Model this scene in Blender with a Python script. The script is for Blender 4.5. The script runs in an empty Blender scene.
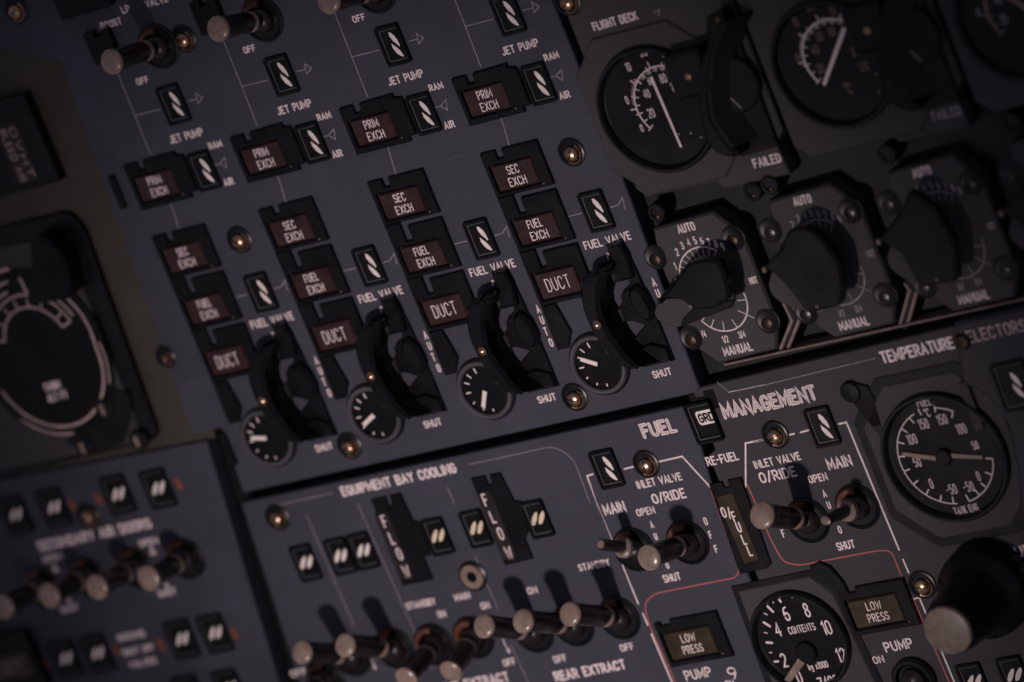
import bpy, math, random
from mathutils import Vector, Matrix
from mathutils.geometry import tessellate_polygon
random.seed(7)
SC = bpy.context.scene
COL = SC.collection
S = 0.001            # everything below is in millimetres on the instrument panel: u right, v up, h out of it
def W(u, v, h=0.0):  # panel millimetres -> world metres (the panel stands upright in the XZ plane, facing -Y)
    return Vector((u * S, -h * S, v * S))

# ---------------------------------------------------------------- camera
cam_d = bpy.data.cameras.new('camera')
cam = bpy.data.objects.new('camera', cam_d); COL.objects.link(cam)
R = [[0.8002168, -0.367259, -0.4741033], [0.1825227, 0.9021957, -0.3908047], [0.5712605, 0.2261938, 0.7889853]]
D = 2200.0
def local_to_world(x, y, z): return Vector((x, -z, y))
ax = [local_to_world(*R[i]) for i in range(3)]
cm = Matrix(((ax[0].x, ax[1].x, ax[2].x), (ax[0].y, ax[1].y, ax[2].y), (ax[0].z, ax[1].z, ax[2].z))).to_4x4()
cm.translation = ax[2] * D * S
cam.matrix_world = cm
cam_d.sensor_width = 36.0
cam_d.lens = 5500.0 * 36.0 / 1024.0
cam_d.clip_start = 0.05; cam_d.clip_end = 50.0
cam_d.dof.use_dof = True
cam_d.dof.focus_distance = (cm.translation - W(52, 0, 3)).dot(ax[2])
cam_d.dof.aperture_fstop = 5.6
SC.camera = cam
# ---------------------------------------------------------------- dim cabin light and lamp
world = bpy.data.worlds.new('World'); SC.world = world; world.use_nodes = True
bg = world.node_tree.nodes['Background']
bg.inputs['Color'].default_value = (0.95, 0.88, 1.12, 1); bg.inputs['Strength'].default_value = 0.13
ld = bpy.data.lights.new('cabin_lamp', 'SPOT')
ld.energy = 34.5; ld.color = (1.0, 0.855, 0.83); ld.shadow_soft_size = 0.038
ld.spot_size = math.radians(27.2); ld.spot_blend = 1.0
lamp = bpy.data.objects.new('cabin_lamp', ld); COL.objects.link(lamp)
lamp.location = W(-20, -270, 1150)
lamp.rotation_euler = (W(-28, -66, 0) - lamp.location).to_track_quat('-Z', 'Y').to_euler()
SC.view_settings.view_transform = 'Standard'; SC.view_settings.look = 'None'
SC.view_settings.exposure = 0.0; SC.view_settings.gamma = 1.0
SC.cycles.use_denoising = True

# ---------------------------------------------------------------- materials
def mat(name, col, rough=0.5, metal=0.0, var=0.25, scale=60.0, bump=0.0, bscale=1500.0, spec=0.5, wear=None, scratch=False):
    m = bpy.data.materials.new(name); m.use_nodes = True
    nt = m.node_tree; b = nt.nodes['Principled BSDF']
    tc = nt.nodes.new('ShaderNodeTexCoord')
    geo = nt.nodes.new('ShaderNodeNewGeometry')
    n1 = nt.nodes.new('ShaderNodeTexNoise'); n1.inputs['Scale'].default_value = scale; n1.inputs['Detail'].default_value = 6
    n1.inputs['Roughness'].default_value = 0.65
    nt.links.new(geo.outputs['Position'], n1.inputs['Vector'])
    r = nt.nodes.new('ShaderNodeValToRGB')
    r.color_ramp.elements[0].position = 0.3; r.color_ramp.elements[1].position = 0.7
    r.color_ramp.elements[0].color = tuple(c * (1 - var) for c in col) + (1,)
    r.color_ramp.elements[1].color = tuple(min(1, c * (1 + var)) for c in col) + (1,)
    nt.links.new(n1.outputs['Fac'], r.inputs['Fac'])
    out = r.outputs['Color']
    if wear:
        n3 = nt.nodes.new('ShaderNodeTexNoise'); n3.inputs['Scale'].default_value = 420; n3.inputs['Detail'].default_value = 5
        nt.links.new(geo.outputs['Position'], n3.inputs['Vector'])
        r3 = nt.nodes.new('ShaderNodeValToRGB'); r3.color_ramp.elements[0].position = 0.69; r3.color_ramp.elements[1].position = 0.76
        nt.links.new(n3.outputs['Fac'], r3.inputs['Fac'])
        mx = nt.nodes.new('ShaderNodeMix'); mx.data_type = 'RGBA'
        nt.links.new(r3.outputs['Color'], mx.inputs['Factor'])
        nt.links.new(out, mx.inputs['A']); mx.inputs['B'].default_value = tuple(wear) + (1,)
        out = mx.outputs['Result']
    if scratch:      # fine handling scratches and specks of dust, in their own directions
        for k, (sc, rot, lo, hi, f) in enumerate((((30, 30, 900), 0.5, .66, .72, .5), ((700, 30, 30), 0.25, .67, .73, .45), ((1300, 1300, 1300), 0, .70, .76, .8))):
            mp = nt.nodes.new('ShaderNodeMapping'); mp.inputs['Scale'].default_value = sc; mp.inputs['Rotation'].default_value = (0, rot, 0)
            nt.links.new(geo.outputs['Position'], mp.inputs['Vector'])
            n4 = nt.nodes.new('ShaderNodeTexNoise'); n4.inputs['Scale'].default_value = 1.0; n4.inputs['Detail'].default_value = 4
            nt.links.new(mp.outputs['Vector'], n4.inputs['Vector'])
            m4 = nt.nodes.new('ShaderNodeMapRange'); m4.inputs['From Min'].default_value = lo; m4.inputs['From Max'].default_value = hi; m4.inputs['To Max'].default_value = f
            nt.links.new(n4.outputs['Fac'], m4.inputs['Value'])
            x4 = nt.nodes.new('ShaderNodeMix'); x4.data_type = 'RGBA'; nt.links.new(m4.outputs['Result'], x4.inputs['Factor'])
            nt.links.new(out, x4.inputs['A']); x4.inputs['B'].default_value = tuple(min(1, c * 2.0) for c in col) + (1,)
            out = x4.outputs['Result']
    nt.links.new(out, b.inputs['Base Color'])
    b.inputs['Metallic'].default_value = metal
    b.inputs['Specular IOR Level'].default_value = spec
    mr = nt.nodes.new('ShaderNodeMapRange')
    mr.inputs['To Min'].default_value = max(0.05, rough - 0.1); mr.inputs['To Max'].default_value = min(1, rough + 0.12)
    nt.links.new(n1.outputs['Fac'], mr.inputs['Value']); nt.links.new(mr.outputs['Result'], b.inputs['Roughness'])
    if bump:
        n2 = nt.nodes.new('ShaderNodeTexNoise'); n2.inputs['Scale'].default_value = bscale; n2.inputs['Detail'].default_value = 3
        nt.links.new(geo.outputs['Position'], n2.inputs['Vector'])
        bp = nt.nodes.new('ShaderNodeBump'); bp.inputs['Strength'].default_value = bump; bp.inputs['Distance'].default_value = 0.0003
        nt.links.new(n2.outputs['Fac'], bp.inputs['Height']); nt.links.new(bp.outputs['Normal'], b.inputs['Normal'])
    return m
MP = dict(
    panel=mat('grey_panel_paint', (0.0355, 0.0358, 0.052), 0.6, var=0.24, scale=28, bump=0.45, spec=0.35, wear=(0.052, 0.049, 0.062), scratch=True),
    manage=mat('management_panel_paint', (0.0265, 0.0243, 0.0315), 0.6, var=0.24, scale=28, bump=0.45, spec=0.35, wear=(0.040, 0.037, 0.045), scratch=True),
    plate=mat('dark_grey_panel_paint', (0.034, 0.0315, 0.0335), 0.6, var=0.24, scale=28, bump=0.4, spec=0.35, wear=(0.043, 0.040, 0.042), scratch=True),
    board=mat('black_backing', (0.0035, 0.0035, 0.004), 0.4, var=0.3, spec=0.3),
    olive=mat('olive_primer_paint', (0.032, 0.026, 0.017), 0.6, var=0.3, scale=35, bump=0.3),
    black=mat('black_plastic', (0.0035, 0.0034, 0.0043), 0.3, var=0.35, spec=0.24),
    satin=mat('satin_black_metal', (0.004, 0.004, 0.005), 0.3, var=0.4, spec=0.32),
    grip=mat('dark_switch_sleeve', (0.020, 0.015, 0.013), 0.3, var=0.4),
    boot=mat('brown_rubber_boot', (0.011, 0.0055, 0.005), 0.3, var=0.5, scale=200),
    rim=mat('grey_bezel_paint', (0.050, 0.050, 0.056), 0.45, var=0.25),
    dial=mat('dial_black', (0.003, 0.003, 0.0037), 0.3, var=0.3, spec=0.24),
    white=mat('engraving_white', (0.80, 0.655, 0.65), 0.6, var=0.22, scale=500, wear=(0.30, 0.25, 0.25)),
    dim=mat('grey_engraving', (0.26, 0.24, 0.24), 0.65, var=0.4, scale=400),  # darker grey than the white engraving, for lines and some lettering
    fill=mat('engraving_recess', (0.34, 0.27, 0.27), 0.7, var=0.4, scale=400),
    yellow=mat('flag_cream', (0.76, 0.62, 0.44), 0.5, var=0.15, scale=300),
    stripe=mat('flag_white', (0.80, 0.70, 0.66), 0.5, var=0.15, scale=300),
    lens_red=mat('dark_red_lens', (0.028, 0.0098, 0.0088), 0.28, var=0.35, scale=120),
    lens_dark=mat('unlit_dark_lens', (0.014, 0.010, 0.011), 0.3, var=0.35, scale=120),
    lens_olive=mat('amber_olive_lens', (0.032, 0.0205, 0.0080), 0.28, var=0.35, scale=120),
    cap=mat('beige_switch_cap', (0.235, 0.17, 0.138), 0.26, var=0.3, scale=250),
    knob_end=mat('olive_knob_end', (0.20, 0.152, 0.118), 0.4, var=0.3, scale=200),
    ring=mat('pale_ring_paint', (0.40, 0.29, 0.27), 0.5, var=0.35, scale=200),
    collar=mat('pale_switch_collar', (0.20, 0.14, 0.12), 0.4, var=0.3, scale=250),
    brass=mat('brass', (0.42, 0.28, 0.185), 0.28, metal=1.0, var=0.35, scale=300),
    steel=mat('dark_steel', (0.04, 0.028, 0.022), 0.4, metal=1.0, var=0.4, scale=300),
    lit_wall=mat('lit_wall_orange', (0.095, 0.030, 0.014), 0.5, var=0.5, scale=300),  # reddish tone of the switch recess wall where light falls on it
    orange=mat('orange_paint', (0.22, 0.050, 0.020), 0.5, var=0.4, scale=300),
    red=mat('red_line_paint', (0.42, 0.085, 0.075), 0.6, var=0.35, scale=300, wear=(0.15, 0.04, 0.04)),
    salmon=mat('lit_edge', (0.20, 0.135, 0.125), 0.5, var=0.35, scale=200),  # light caught by the plate edges, put in as a pale colour
)

# ---------------------------------------------------------------- mesh helper (panel millimetres)
class M:
    def __init__(s): s.v = []; s.f = []
    def add(s, vs, fs):
        o = len(s.v); s.v += [tuple(p) for p in vs]; s.f += [tuple(i + o for i in f) for f in fs]; return s
    def prism(s, poly, h0, h1, ch=0.0, holes=()):
        """a flat plate with the outline poly (and holes), from h0 up to h1, its top edge chamfered by ch"""
        poly = ccw(poly); holes = [ccw(q)[::-1] for q in holes]
        rings = [poly] + list(holes)
        tops = []
        for q in rings:
            n = len(q); ins = inset(q, ch) if ch else q
            lv = [(q, h0), (q, h1 - ch)] + ([(ins, h1)] if ch else [])
            vs = [(x, y, h) for qq, h in lv for x, y in qq]
            fs = []
            for k in range(len(lv) - 1):
                for i in range(n):
                    j = (i + 1) % n
                    fs.append((k * n + i, k * n + j, (k + 1) * n + j, (k + 1) * n + i))
            s.add(vs, fs); tops.append(ins)
        if len(tops) == 1 :
            t = tops[0]; tri = tessellate_polygon([[Vector((x, y, 0)) for x, y in t]])
            vs = [(x, y, h1) for x, y in t]
        else:
            tri = tessellate_polygon([[Vector((x, y, 0)) for x, y in t] for t in tops])
            vs = [(x, y, h1) for t in tops for x, y in t]
        fs = []
        for a, b, c in tri:
            (x0, y0, _), (x1, y1, _), (x2, y2, _) = vs[a], vs[b], vs[c]
            fs.append((a, b, c) if (x1 - x0) * (y2 - y0) - (x2 - x0) * (y1 - y0) > 0 else (a, c, b))
        s.add(vs, fs); return s
    def loft(s, p0, h0, p1, h1):
        """a solid whose outline changes from p0 at h0 to p1 at h1 (same number of corners, anticlockwise)"""
        n = len(p0); vs = [(x, y, h0) for x, y in p0] + [(x, y, h1) for x, y in p1]
        s.add(vs, [(i, (i + 1) % n, n + (i + 1) % n, n + i) for i in range(n)])
        tri = tessellate_polygon([[Vector((x, y, 0)) for x, y in p1]]); t = [(x, y, h1) for x, y in p1]; fs = []
        for a, b, c in tri:
            (x0, y0, _), (x1, y1, _), (x2, y2, _) = t[a], t[b], t[c]
            fs.append((a, b, c) if (x1 - x0) * (y2 - y0) - (x2 - x0) * (y1 - y0) > 0 else (a, c, b))
        return s.add(t, fs)
    def lathe(s, c, prof, n=40, a0=0.0, a1=360.0, axis=None):
        """profile of (radius, height) turned about an axis through c = (u, v)"""
        full = abs(a1 - a0 - 360) < 1e-6
        m = n if full else n + 1
        A = axis or ((1, 0, 0), (0, 1, 0), (0, 0, 1), (c[0], c[1], c[2] if len(c) > 2 else 0))
        ex, ey, ez, o = [Vector(q) for q in A]
        vs = []
        for r, h in prof:
            for i in range(m):
                a = math.radians(a0 + (a1 - a0) * i / n)
                vs.append(o + ex * (r * math.cos(a)) + ey * (r * math.sin(a)) + ez * h)
        fs = []
        for k in range(len(prof) - 1):
            for i in range(n):
                j = (i + 1) % m if full else i + 1
                fs.append((k * m + i, k * m + j, (k + 1) * m + j, (k + 1) * m + i))
        s.add(vs, fs)
        if full and prof[-1][0] > 1e-6: s.add(vs[-m:], [tuple(range(m))])
        if not full:      # close the two ends of the arc
            for i, rev in ((0, False), (n, True)):
                e = [vs[k * m + i] for k in range(len(prof))]
                s.add(e, [tuple(range(len(e)))[::-1] if rev else tuple(range(len(e)))])
        return s
    def stroke(s, pts, w, h, t=0.05):
        """a painted line along pts, with round ends, lying on height h"""
        P = [Vector(p) for p in pts]
        closed = (P[0] - P[-1]).length < 1e-5 and len(P) > 2
        if closed: P = P[:-1]
        n = len(P)
        if n < 2: return s
        L = []
        if not closed:
            d0 = (P[0] - P[1]).normalized(); d1 = (P[-1] - P[-2]).normalized()
            L.append((P[0] + d0 * w * 0.42, Vector((d0.y, -d0.x)), 0.45))
        for i in range(n):
            a = P[i - 1] if (i > 0 or closed) else None
            b = P[(i + 1) % n] if (i < n - 1 or closed) else None
            da = (P[i] - a).normalized() if a is not None else (b - P[i]).normalized()
            db = (b - P[i]).normalized() if b is not None else da
            d = da + db
            if d.length < 1e-4: d = da
            d.normalize(); nn = Vector((-d.y, d.x))
            c = max(0.45, nn.dot(Vector((-da.y, da.x))))
            L.append((P[i], nn, 1.0 / c))
        if not closed: L.append((P[-1] + d1 * w * 0.42, Vector((-d1.y, d1.x)), 0.45))
        if not closed: L[0] = (L[0][0], Vector((-(-d0).y, (-d0).x)), 0.45)
        vs = []
        for p, nn, k in L:
            for o, z in ((-0.5, 0), (-0.3, t), (0.3, t), (0.5, 0)):
                q = p + nn * (o * w * k); vs.append((q.x, q.y, h + z))
        fs = []; m = len(L)
        for i in range(m if closed else m - 1):
            j = (i + 1) % m
            for k in range(3): fs.append((i * 4 + k + 1, i * 4 + k, j * 4 + k, j * 4 + k + 1))
        if not closed:
            fs.append((0, 1, 2, 3)); e = (m - 1) * 4; fs.append((e + 3, e + 2, e + 1, e))
        return s.add(vs, fs)
    def frustum(s, p0, p1, radii, n=24, caps=True):
        """a turned rod from p0 to p1; radii = list of (fraction along, radius)"""
        a = Vector(p0); b = Vector(p1); d = b - a; L = d.length; z = d.normalized()
        x = z.cross(Vector((0, 1, 0)));  x = x.normalized() if x.length > 1e-3 else Vector((1, 0, 0)); y = z.cross(x)
        return s.lathe(a, [(r, f * L) for f, r in radii], n, axis=(x, y, z, a))
    def box(s, u0, u1, v0, v1, h0, h1, ch=0.0): return s.prism([(u0, v0), (u1, v0), (u1, v1), (u0, v1)], h0, h1, ch)
def ccw(q):
    q = [tuple(p[:2]) for p in q]
    a = sum(q[i][0] * q[(i + 1) % len(q)][1] - q[(i + 1) % len(q)][0] * q[i][1] for i in range(len(q)))
    return q if a > 0 else q[::-1]
def inset(q, c):
    n = len(q); out = []
    for i in range(n):
        a, b, d = Vector(q[i - 1]), Vector(q[i]), Vector(q[(i + 1) % n])
        e = (b - a).normalized(); f = (d - b).normalized()
        ne = Vector((-e.y, e.x)); nf = Vector((-f.y, f.x)); m = ne + nf
        m = m.normalized() if m.length > 1e-6 else ne
        k = c / max(0.35, m.dot(ne)); p = b + m * k; out.append((p.x, p.y))
    return out
def rrect(u0, u1, v0, v1, r, n=5):
    out = []
    for cx, cy, a in ((u1 - r, v0 + r, -90), (u1 - r, v1 - r, 0), (u0 + r, v1 - r, 90), (u0 + r, v0 + r, 180)):
        for i in range(n + 1):
            t = math.radians(a + 90 * i / n); out.append((cx + r * math.cos(t), cy + r * math.sin(t)))
    return out
def arc(c, r, a0, a1, n=24):
    return [(c[0] + r * math.cos(math.radians(a0 + (a1 - a0) * i / n)), c[1] + r * math.sin(math.radians(a0 + (a1 - a0) * i / n))) for i in range(n + 1)]
def rounded(pts, r, n=6, closed=False):
    """round the corners of a polyline"""
    P = [Vector(p[:2]) for p in pts]; out = []; N = len(P)
    for i in range(N):
        if not closed and i in (0, N - 1): out.append(tuple(P[i])); continue
        a, b, c = P[i - 1], P[i], P[(i + 1) % N]
        k = min(r, (a - b).length * 0.45, (c - b).length * 0.45)
        p = b + (a - b).normalized() * k; q = b + (c - b).normalized() * k
        for j in range(n + 1):
            t = j / n; out.append(tuple(p * (1 - t) ** 2 + b * 2 * t * (1 - t) + q * t * t))
    return out

# ---------------------------------------------------------------- objects
def mesh_obj(name, m, material, origin=(0, 0, 0), parent=None, smooth=35):
    me = bpy.data.meshes.new(name)
    ou, ov, oh = (tuple(origin) + (0,))[:3]
    me.from_pydata([((x - ou) * S, (y - ov) * S, (z - oh) * S) for x, y, z in m.v], [], m.f)
    me.materials.append(MP[material] if isinstance(material, str) else material)
    me.polygons.foreach_set('use_smooth', [True] * len(me.polygons))
    try: me.set_sharp_from_angle(angle=math.radians(smooth))
    except Exception: pass
    me.update()
    o = bpy.data.objects.new(name, me); COL.objects.link(o)
    if parent: o.parent = parent
    else:
        o.location = W(ou, ov, oh); o.rotation_euler = (math.pi / 2, 0, 0)
    return o
def tag(o, label, cat, group=None):
    o['label'] = label; o['category'] = cat
    if group: o['group'] = group
    return o
class Thing:
    """an Empty at the thing's base on the panel; part() hangs meshes, given in panel millimetres, under it"""
    def __init__(s, name, label, cat, at, group=None):
        s.at = (tuple(at) + (0,))[:3]
        e = bpy.data.objects.new(name, None); COL.objects.link(e); e.empty_display_size = 0.005
        e.location = W(*s.at); e.rotation_euler = (math.pi / 2, 0, 0); s.o = e
        tag(e, label, cat, group)
    def part(s, name, m, material, parent=None, label=None):
        o = mesh_obj(name, m, material, s.at, parent or s.o)
        if label: o['label'] = label
        return o
    def dup(s, du, dv, label):
        def copy(o, parent):
            c = o.copy(); COL.objects.link(c); c.parent = parent
            for ch in o.children: copy(ch, c)
            return c
        c = copy(s.o, None); c.location = s.o.location + W(du, dv); c['label'] = label
        return c

# ---------------------------------------------------------------- engraved lettering: one-stroke capitals on a 4 x 6 grid
def E(cx, cy, rx, ry, a0, a1, n=10):
    return [(cx + rx * math.cos(math.radians(a0 + (a1 - a0) * i / n)), cy + ry * math.sin(math.radians(a0 + (a1 - a0) * i / n))) for i in range(n + 1)]
OV = E(1.8, 4.2, 1.8, 1.8, 0, 180) + E(1.8, 1.8, 1.8, 1.8, 180, 360) + [(3.6, 4.2)]
G = {
 'A': (4, [[(0, 0), (2, 6), (4, 0)], [(.75, 2), (3.25, 2)]]),
 'B': (3.6, [[(0, 3.1), (0, 6), (2.1, 6)] + E(2.1, 4.55, 1.35, 1.45, 90, -90)[1:] + [(0, 3.1)], [(0, 3.1), (0, 0), (2.1, 0)] + E(2.1, 1.55, 1.55, 1.55, -90, 90)[1:-1]]),
 'C': (3.6, [E(1.8, 4.2, 1.8, 1.8, 15, 180) + E(1.8, 1.8, 1.8, 1.8, 180, 345)]),
 'D': (3.6, [[(0, 0), (0, 6), (1.6, 6)] + E(1.6, 4, 2, 2, 90, 0)[1:] + E(1.6, 2, 2, 2, 0, -90) + [(0, 0)]]),
 'E': (3.2, [[(3.2, 6), (0, 6), (0, 0), (3.2, 0)], [(0, 3.1), (2.7, 3.1)]]),
 'F': (3.1, [[(3.1, 6), (0, 6), (0, 0)], [(0, 3.1), (2.6, 3.1)]]),
 'G': (3.7, [E(1.8, 4.2, 1.8, 1.8, 20, 180) + E(1.8, 1.8, 1.8, 1.8, 180, 360) + [(3.6, 2.8), (2.1, 2.8)]]),
 'H': (3.6, [[(0, 0), (0, 6)], [(3.6, 0), (3.6, 6)], [(0, 3.1), (3.6, 3.1)]]),
 'I': (0.1, [[(.05, 0), (.05, 6)]]),
 'J': (2.8, [[(2.8, 6), (2.8, 1.4)] + E(1.4, 1.4, 1.4, 1.4, 0, -160)[1:]]),
 'K': (3.6, [[(0, 0), (0, 6)], [(3.5, 6), (0, 2.4)], [(1.2, 3.6), (3.6, 0)]]),
 'L': (3, [[(0, 6), (0, 0), (3, 0)]]),
 'M': (4.6, [[(0, 0), (0, 6), (2.3, 1.4), (4.6, 6), (4.6, 0)]]),
 'N': (3.8, [[(0, 0), (0, 6), (3.8, 0), (3.8, 6)]]),
 'O': (3.6, [OV]), '0': (3.3, [[(x * .92, y) for x, y in OV]]),
 'P': (3.5, [[(0, 0), (0, 6), (1.9, 6)] + E(1.9, 4.4, 1.6, 1.6, 90, -90)[1:] + [(0, 2.8)]]),
 'Q': (3.8, [OV, [(2.2, 1.6), (3.8, -.3)]]),
 'R': (3.6, [[(0, 0), (0, 6), (1.9, 6)] + E(1.9, 4.45, 1.55, 1.55, 90, -90)[1:] + [(0, 2.9)], [(1.7, 2.9), (3.6, 0)]]),
 'S': (3.4, [E(1.7, 4.45, 1.6, 1.55, 20, 270) + E(1.7, 1.45, 1.7, 1.45, 90, -160)[1:]]),
 'T': (3.6, [[(0, 6), (3.6, 6)], [(1.8, 6), (1.8, 0)]]),
 'U': (3.6, [[(0, 6), (0, 1.8)] + E(1.8, 1.8, 1.8, 1.8, 180, 360)[1:] + [(3.6, 6)]]),
 'V': (4, [[(0, 6), (2, 0), (4, 6)]]),
 'W': (5, [[(0, 6), (1.2, 0), (2.5, 5), (3.8, 0), (5, 6)]]),
 'X': (3.8, [[(0, 0), (3.8, 6)], [(0, 6), (3.8, 0)]]),
 'Y': (3.8, [[(0, 6), (1.9, 3), (3.8, 6)], [(1.9, 3), (1.9, 0)]]),
 '1': (1.2, [[(0, 4.9), (1.2, 6), (1.2, 0)]]),
 '2': (3.3, [E(1.65, 4.4, 1.6, 1.6, 160, -35) + [(0, 0), (3.3, 0)]]),
 '3': (3.3, [E(1.6, 4.5, 1.5, 1.5, 150, -90) + E(1.6, 1.5, 1.7, 1.5, 90, -150)[1:]]),
 '4': (3.6, [[(2.7, 0), (2.7, 6), (0, 1.7), (3.6, 1.7)]]),
 '5': (3.3, [[(3, 6), (.3, 6), (.1, 3.3)] + E(1.6, 1.95, 1.7, 1.95, 125, -150)]),
 '6': (3.3, [[(2.8, 5.9)] + E(1.9, 3, 1.9, 2.7, 110, 180) + E(1.65, 1.7, 1.65, 1.7, 180, 540, 16)]),
 '7': (3.3, [[(0, 6), (3.3, 6), (1.2, 0)]]),
 '8': (3.3, [E(1.65, 4.55, 1.35, 1.45, -90, 270, 16), E(1.65, 1.55, 1.65, 1.55, 90, 450, 16)]),
 '9': (3.3, [E(1.65, 4.3, 1.65, 1.7, 0, 360, 16) + [(3.2, 3.2), (1.8, 0)]]),
 'k': (2.6, [[(0, 0), (0, 5.6)], [(2.4, 3.9), (0, 1.7)], [(.9, 2.5), (2.6, 0)]]),
 'g': (2.6, [E(1.3, 2.4, 1.3, 1.4, 0, 360, 14), [(2.6, 3.8), (2.6, -.6)] + E(1.3, -.6, 1.3, 1.2, 0, -150)[1:]]),
 'x': (2.6, [[(0, 0), (2.6, 3.9)], [(0, 3.9), (2.6, 0)]]),
 '/': (2.4, [[(0, -.4), (2.4, 6.4)]]), '-': (2, [[(0, 3), (2, 3)]]), '.': (.2, [[(.05, 0), (.05, .25)]]),
 '~': (1.4, [E(.7, 5.2, .7, .8, 0, 360, 10)]),   # degree ring
 ' ': (2.0, []),
}
def write(m, text, start, width, cap, w, h, rot=0.0, gap=1.95, t=0.06):
    """letters from start, cap mm high, fitted to width mm (None: natural), on height h"""
    adv = []; x = 0
    for i, c in enumerate(text):
        adv.append(x); x += G[c][0] + gap
    total = max(.6, x - gap); ky = cap / 6.0; kx = (width / total) if width else ky * 0.62
    cr, sr = math.cos(rot), math.sin(rot)
    for i, c in enumerate(text):
        for j, st in enumerate(G[c][1]):
            pts = []
            for px, py in st:
                a = (adv[i] + px) * kx; b = py * ky
                pts.append((start[0] + a * cr - b * sr, start[1] + a * sr + b * cr))
            m.stroke(pts, w, h, t + 0.012 * j)
    return m
def centred(m, text, c, cap, w, h, k=0.62, rot=0.0, gap=1.7):
    cap = cap - w * .8
    tot = sum(G[q][0] + gap for q in text) - gap; wd = tot * cap / 6 * k
    cr, sr = math.cos(rot), math.sin(rot)
    a, b = -wd / 2, -cap / 2
    return write(m, text, (c[0] + a * cr - b * sr, c[1] + a * sr + b * cr), wd, cap, w, h, rot, gap)
def caption(T, text, a, b, cap, w=0.5, h=0.0, mat_='white', name='caption'):
    """engraved word on a panel T, from a = baseline start to b = baseline end"""
    m = M(); write(m, text, (a[0] + w * .5, (a[1] + b[1]) / 2 + w * .45), b[0] - a[0] - w, cap - w, w, h)
    return T.part(name, m, mat_)
def title(T, text, a, b, cap, w=1.3, h=0.0):
    o = caption(T, text, a, b, cap, w, h, 'white', 'title')
    m = M(); write(m, text, (a[0] + w * .5, (a[1] + b[1]) / 2 + w * .45), b[0] - a[0] - w, cap - w, w * 0.26, h + 0.06)
    T.part('title_inlay', m, 'fill', o); return o
def stacked(T, text, pts, cap, w=0.5, h=0.0, k=0.62):
    for c, p in zip(text, pts):
        m = M(); centred(m, c, p, cap, w, h, k); T.part('caption', m, 'white')
def line(T, pts, w=0.5, h=0.0, mat_='white', name='line'):
    m = M(); m.stroke([p[:2] for p in pts], w, h, 0.03); return T.part(name, m, mat_)

# ================================================================ the setting: black board everything is bolted to
bm_ = M(); bm_.box(-520, 460, -340, 330, -14, -9)
bo = mesh_obj('backing_board', bm_, 'board'); bo['kind'] = 'structure'
# ---------------------------------------------------------------- panels
def panel(name, label, poly, h0, h1, material, ch=0.5, cat='panel', holes=()):
    poly = [tuple(p[:2]) for p in poly]
    c = (sum(p[0] for p in poly) / len(poly), sum(p[1] for p in poly) / len(poly))
    T = Thing(name, label, cat, (c[0], c[1], h0))
    m = M(); m.prism(poly, h0, h1, ch, holes); T.part('face_plate', m, material); return T
ecs = panel('control_panel', 'large grey panel with four columns of red warning lights and AUTO SHUT valve selectors',
            [(-225.98, 189.02), (-158.64, 158.87), (-171.02, -9.43), (-155.46, -8.71), (-158.15, -38.43), (75.6,-37.6), (79.0,60), (79.0,235), (-190,235)], -8, 0, 'panel')
strip = panel('trim_strip', 'olive brown strip down the left side of the grey panel, behind the round dial', 
            [(-243.94, 197.79), (-147.89, 163.98), (-161.93, -13.04), (-195.95, -12.14), (-357.84, -14.46)], -8.5, -2.0, 'olive', cat='trim')
lgp = panel('instrument_panel', 'grey black-edged panel carrying the big dial with pale rings at the left edge',
            [(-263.57, 92.34), (-192.26, 88.21), (-194.27, 5.24), (-195.92, -6.17), (-314.66, -4.38)], 1.5, 2.6, 'plate')
m = M(); m.prism(rounded([(-255.99, 98.12), (-185.24, 97.1), (-180.93, 89.05), (-187.53, -7.41), (-311.98, -8.06)], 6, closed=True), -2, 1.5, 0.5)
lgp.part('surround', m, 'satin')
llp = panel('control_panel', 'grey SECONDARY AIR DOORS panel in the lower left corner',
            [(-330.8, -8.24), (-165.61, -12.8), (-180.89, -127.43), (-188.88, -179.02), (-429.28, -193.55)], -8, 0, 'panel')
eqp = panel('control_panel', 'grey EQUIPMENT BAY COOLING and FUEL panel at the bottom middle',
            [(-161.24, -42.52), (66.5,-41.8), (66.0,-60), (64.2,-75), (64.2,-240), (-178,-240), (-170.2,-125)], -8, 0, 'panel')
mgp = panel('control_panel', 'grey MANAGEMENT panel with fuel temperature gauge at the lower right',
            [(67.6,-64), (71.6,-62), (71.6,-37.6), (74,-35.6), (320,-30.6), (320,-240), (67.6,-240)], -8, 0, 'manage')
rgp = panel('control_panel', 'purplish grey raised panel at the right edge beside the fuel temperature gauge',
            [(197.2,-31.2), (330,-30.8), (330,-150), (188.5, -130.38), (200.16, -93.91), (203.23, -75.34), (199.83, -62.8), (191.1, -55.57)], -6, 3, 'manage', ch=1.2)
m = M(); m.prism([(189.59, -54.85), (193.25, -54.72), (193.17, -74.67), (189.18, -75.61)], 2.9, 3.25, .1); rgp.part('edge_strip', m, 'boot')  # narrow brown strip along the panel's left edge
# upper right: gauge plates, one per column
fdp = panel('instrument_panel', 'dark grey FLIGHT DECK plate with round temperature gauge at top centre', 
            [(82.6,235), (82.6,49), (86,44.5), (119,44), (121,40.5), (151.5,40), (150.5,52), (155.6,58), (155.6,235)], -8, 0, 'plate')
fdp2 = panel('instrument_panel', 'dark grey plate with round needle gauge marked in degrees C at upper right',
            [(157.4,235), (157.4,50), (161,46.5), (199,46), (202,42), (233,41.5), (232,54), (237,60), (237,235)], -8, 0, 'plate')
fdp3 = panel('instrument_panel', 'dark grey plate with cropped gauge in the top right corner',
            [(239,235), (239,51), (243,47), (340,46), (340,235)], -8, 0, 'plate')

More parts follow.
